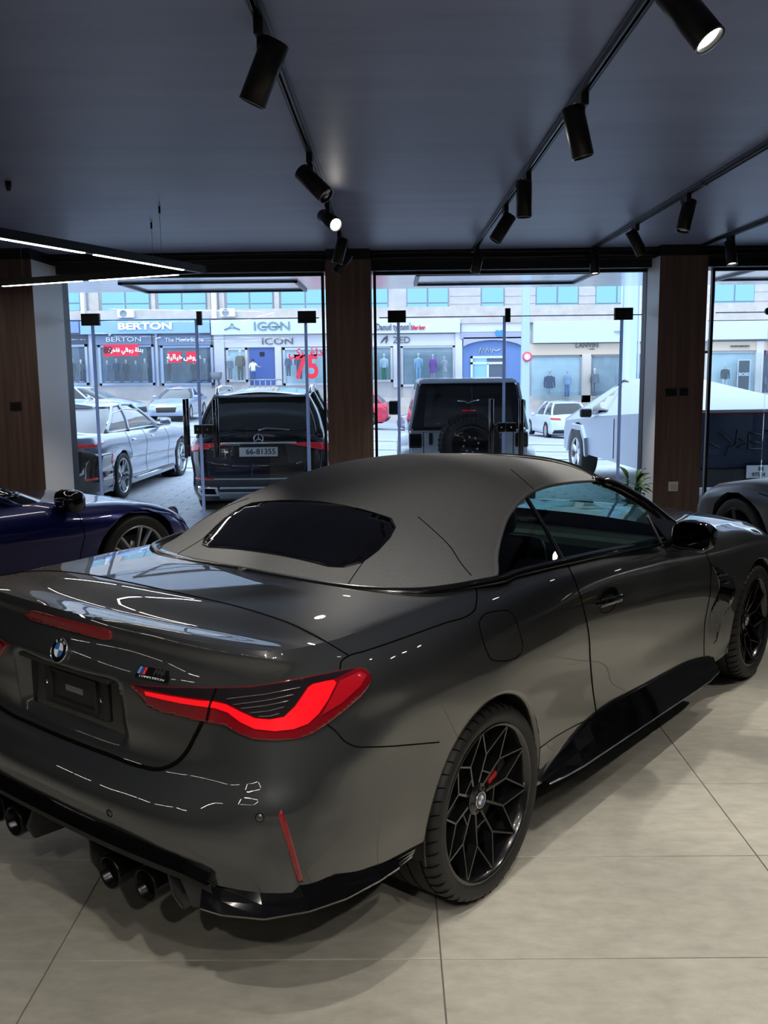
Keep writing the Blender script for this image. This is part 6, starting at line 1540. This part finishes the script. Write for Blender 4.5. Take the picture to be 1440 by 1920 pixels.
# mannequins
def mannequin(label, u, vtop, vbot, top, bottom, skirt=False, y=YB-.45, bust=False, skin=(.62, .58, .55)):
    x, zt = bx(u, vtop); _, zb = bx(u, vbot); t = thing('mannequin', label, 'mannequin', (x, y, zb)); H = (zt-zb)
    k = H/1.8 if not bust else H/.75; z0 = 0 if not bust else -1.0*k
    def P(zz): return z0+zz*k
    def lat(nm, prof, m, sy=.62):
        o = lathe(nm, [(r*k, P(h)) for r, h in prof], m, t, 14); o.scale = (1, sy, 1); return o
    mt_, mb_ = mat('clothes_top', top, .8), mat('clothes_bottom', bottom, .8); ms = mat('mannequin_skin', skin, .5)
    lat('head', [(0,1.80),(.06,1.78),(.085,1.70),(.075,1.62),(.05,1.56),(.05,1.50),(.09,1.46)], ms, .9)
    lat('torso', [(.05,1.49),(.14,1.46),(.21,1.40),(.205,1.28),(.17,1.10),(.185,.98),(.19,.86),(.17,.84)], mt_)
    tubes('sleeves', [([(s*.20*k,0,P(1.42)),(s*.245*k,0,P(1.15)),(s*.25*k,-.05*k,P(.88))], [.062*k,.052*k,.038*k]) for s in (1,-1)], mt_, t, 8)
    if not bust:
        if skirt: lat('skirt', [(.17,1.0),(.20,.85),(.27,.50),(.26,.48),(.0,.6)], mb_, .8); tubes('legs', [([(s*.08*k,0,P(.6)),(s*.08*k,0,P(.05))], [.05*k,.035*k]) for s in (1,-1)], ms, t, 8)
        else: tubes('trousers', [([(s*.085*k,0,P(.92)),(s*.09*k,0,P(.5)),(s*.09*k,0,P(.04))], [.10*k,.075*k,.06*k]) for s in (1,-1)], mb_, t, 8)
        lat('base', [(0,.03),(.22,.03),(.22,0),(0,0)], M['white'], 1)
    else: tubes('stand', [([(0,0,P(.86)),(0,0,P(.55))], .02*k)], M['alu'], t, 6)
    return t
navyc, brown, greyc = (.03, .05, .14), (.16, .12, .09), (.16, .18, .22)
mannequin('mannequin in a brown suit beside the blue shop door', 452, 656, 714, brown, (.10, .08, .07))
mannequin('mannequin in grey jacket at the edge of the window beside the brown suit', 433, 668, 712, greyc, greyc)
mannequin('mannequin in navy suit behind the red 75', 562, 655, 712, navyc, navyc)
mannequin('headless display with navy coat at the far edge of the 75 window', 542, 664, 706, (.06, .08, .18), (.05, .06, .12))
mannequin('mannequin in pale blouse and green trousers', 720, 663, 713, (.60, .70, .74), (.10, .28, .16))
mannequin('mannequin in a light blue suit in the ZED window', 784, 662, 714, (.45, .62, .78), (.45, .62, .78))
mannequin('mannequin in a purple dress in the ZED window', 811, 664, 711, (.40, .16, .50), (.40, .16, .50), True)
mannequin('mannequin in a pale patterned dress, next to the purple dress', 832, 668, 708, (.55, .50, .52), (.55, .50, .52), True)
mannequin('torso in a navy blazer above the white crossover', 1028, 694, 722, navyc, navyc, bust=True)
mannequin('mannequin in light blue blazer and blue trousers', 1061, 693, 745, (.38, .50, .68), (.10, .18, .42))
mannequin('mannequin in a grey suit next to the LANVIN window pier', 1112, 690, 744, greyc, greyc)
mannequin('mannequin in a blue jacket and beige trousers in the LANVIN window', 1188, 688, 740, (.10, .16, .34), (.55, .52, .48))
mannequin('mannequin in dark top and white trousers beside the BOSS poster', 1355, 682, 736, (.05, .07, .07), (.66, .70, .68))
for k, u in enumerate((140, 156, 205, 222, 240, 258, 275, 318, 366, 386)):
    mannequin(['mannequin in charcoal suit in the narrow dark window beside the BERTON shop','mannequin in grey suit in the narrow dark window beside the BERTON shop','mannequin in blue-grey suit under the 89','mannequin in navy suit under the 89 banner','mannequin in dark suit in the middle of the BERTON window','mannequin in slate suit under the arabic banner','mannequin in grey suit at the edge of the BERTON window','mannequin in dark suit before the small arabic banners','mannequin in charcoal suit under the small arabic banners','mannequin in slate suit at the edge of the Men\'s Store window'][k], u, 672+(k % 3)*2, 716, [(.06,.07,.09),(.14,.15,.18),(.10,.14,.24),(.03,.05,.12),(.05,.05,.07),(.10,.12,.18),(.16,.17,.2),(.06,.06,.08),(.07,.07,.08),(.11,.13,.18)][k], [(.06,.07,.09),(.14,.15,.18),(.10,.14,.24),(.03,.05,.12),(.05,.05,.07),(.10,.12,.18),(.16,.17,.2),(.06,.06,.08),(.07,.07,.08),(.11,.13,.18)][k])
# blue shop door with a person stepping in
slab('door_11', 467, 652, 516, 722, .0, .03, mat('shop_door_blue', (.07, .12, .34), .4))['kind'] = 'structure'
dp = slab('notice', 487, 660, 496, 668, .03, .06, M['black']); tag(dp, 'small black notice on the blue shop door', 'notice')
x, zt = bx(481, 673); _, zb = bx(481, 721); H = zt-zb
person = thing('person', 'person in white t-shirt and blue jeans reaching for the blue shop door', 'person', (x, YB-1.4, zb))
k = H/1.75
me = bpy.data.meshes.new('figure'); J = [(0,0,.95),(0,0,1.15),(0,0,1.38),(0,0,1.50),(0,0,1.62),(-.19,0,1.40),(-.24,-.02,1.14),(-.20,.10,.95),(.19,0,1.40),(.30,.12,1.22),(.52,.22,1.20),(-.09,0,.90),(-.10,-.02,.48),(-.10,.02,.06),(-.10,-.14,.03),(.09,0,.90),(.10,.04,.48),(.11,.0,.06),(.11,-.14,.03)]
E_ = [(0,1),(1,2),(2,3),(3,4),(2,5),(5,6),(6,7),(2,8),(8,9),(9,10),(0,11),(11,12),(12,13),(13,14),(0,15),(15,16),(16,17),(17,18)]
rad = [.15,.14,.16,.055,.10,.075,.055,.04,.075,.055,.04,.10,.075,.05,.04,.10,.075,.05,.04]
me.from_pydata([(a*k, b*k, c*k) for a, b, c in J], E_, [])
fo = link(bpy.data.objects.new('figure', me), person); md = fo.modifiers.new('skin', 'SKIN'); me.skin_vertices[0]
for i, r_ in enumerate(rad): me.skin_vertices[0].data[i].radius = (r_*k, r_*k*.8)
me.skin_vertices[0].data[0].use_root = True
fo.modifiers.new('sub', 'SUBSURF').levels = 1
dg = bpy.context.evaluated_depsgraph_get(); dg.update(); nm = bpy.data.meshes.new_from_object(fo.evaluated_get(dg)); fo.modifiers.clear(); fo.data = nm
nm.materials.clear()
for m_ in (mat('shirt_white', (.75, .76, .78), .8), mat('jeans_blue', (.05, .09, .22), .8), mat('person_skin', (.45, .30, .22), .6), mat('shoe_dark', (.03, .03, .03), .6)): nm.materials.append(m_)
for p in nm.polygons:
    c = p.center/k; p.use_smooth = True
    p.material_index = 3 if c.z < .10 else 1 if c.z < .95 and abs(c.x) < .19 else 2 if (c.z > 1.47 or abs(c.x) > .30 or (c.z < 1.12 and c.x < -.17)) else 0
hr = lathe('hair', [(0, 1.74*k), (.075*k, 1.71*k), (.10*k, 1.64*k), (.095*k, 1.60*k)], mat('hair_dark', (.02, .015, .012), .6), person, 14)
# chair and barrier in front of the shops
x, z = bx(412, 727); ch = thing('bucket_chair', 'grey bucket chair outside the ICON shop window', 'chair', (x, YB-.9, z))
lathe('seat_shell', [(0, .45), (.26, .47), (.30, .62), (.33, .85), (.31, .85), (.27, .62), (0, .50)], mat('chair_grey', (.16, .18, .2), .6), ch, 18)
for a in (.8, 2.3, 3.9, 5.4): tube('leg', [(.15*math.cos(a), .15*math.sin(a), .46), (.30*math.cos(a), .30*math.sin(a), 0)], .022, M['black'], ch, 6)
x0, z0 = bx(476, 733); x1, _ = bx(535, 733); ra = thing('barrier_rail', 'low grey barrier rail before the blue shop door', 'barrier', (x0, YB-1.6, z0))
tube('top_rail', [(0, 0, .62), (x1-x0, 0, .62)], .035, M['alu'], ra, 8)
for i in range(7): tube('post', [((x1-x0)*i/6, 0, 0), ((x1-x0)*i/6, 0, .62)], .025, M['alu'], ra, 6)
# street poles
x, _ = bx(0, 0); p1 = at_y(1177, 740, 24); zg = st_z(p1.x, 24)
po = thing('street_pole', 'thick blue-grey street pole with cables running up it', 'pole', (p1.x, 24, zg)); M['pole'] = mat('pole_blue_grey', (.42, .52, .68), .45, metal=.2)
lathe('shaft', [(.24, 0), (.24, .08), (.205, .10), (.19, 8)], M['pole'], po, 20); lathe('base_flange', [(0, 0), (.34, 0), (.34, .05), (0, .05)], M['pole'], po, 20)
tubes('cable', [([(-.22,-.05,1.0),(-.22,-.05,7)], .02), ([(.23,-.05,.5),(.22,-.05,7)], .025)], mat('cable_pale', (.66, .70, .78), .5), po, 6)
p2 = at_y(984, 740, 38); zg = st_z(p2.x, 38); po = thing('street_pole', 'slender pale blue street pole carrying a round red sign', 'pole', (p2.x, 38, zg)); lathe('shaft', [(.19, 0), (.15, 9)], M['pole'], po, 16)
sgn = at_y(989, 669, 37.7); sg = lathe('round_sign', [(0, -.03), (.20, -.03), (.20, .0), (0, 0)], mat('sign_red', (.75, .10, .16), .4), po, 20, 'y', loc=(sgn.x-p2.x, -.22, sgn.z-zg)); lathe('sign_disc', [(0, -.035), (.12, -.035)], M['white'], sg, 16, 'y')
# ================================================================== potted plant by the right reveal
pp = at_y(1186, 945, 9.55); plant = thing('potted_plant', 'leafy green plant in a dark pot on the floor beside the right wood pillar', 'plant', (pp.x, 9.55, 0))
lathe('pot', [(0, 0), (.10, 0), (.13, .22), (.14, .23), (.125, .23), (.12, .20), (0, .20)], M['black_plastic'], plant, 24)
M['leaf'] = noise_mat('leaf_green', (.03, .10, .02), (.12, .24, .05), (1, 1, 1), 8, .4)
rnd = random.Random(3); stems = []
lm_ = None
V_ = []; F_ = []
for i in range(7):
    t_ = i/6; wv = .030*math.sin(PI*min(1, t_*1.02+.02))**.7; zz_ = .03*math.sin(t_*PI)-.05*t_*t_; V_ += [(-wv, t_*.20, zz_+.008), (0, t_*.20, zz_), (wv, t_*.20, zz_+.008)]
for i in range(6): F_ += [(i*3, i*3+1, i*3+4, i*3+3), (i*3+1, i*3+2, i*3+5, i*3+4)]
lm_ = mesh_data('leaf', V_, F_, M['leaf'])
for k in range(6):
    a = k*1.05; top = (.09*math.cos(a), .09*math.sin(a)*.7, .55+.10*rnd.random()); stems.append(([(0.02*math.cos(a), .02*math.sin(a), .2), (.05*math.cos(a), .04*math.sin(a), .4), top], .006))
    for j in range(7):
        f = .35+.65*j/6; z_ = .2+(top[2]-.2)*f; o = bpy.data.objects.new('leaf', lm_); link(o, plant); o.location = (top[0]*f, top[1]*f, z_)
        o.rotation_euler = (rnd.uniform(.1, 1.0), rnd.uniform(-.3, .3), rnd.uniform(0, 2*PI)); s_ = rnd.uniform(.7, 1.1); o.scale = (s_, s_, s_)
tubes('stems', stems, M['leaf'], plant, 5)
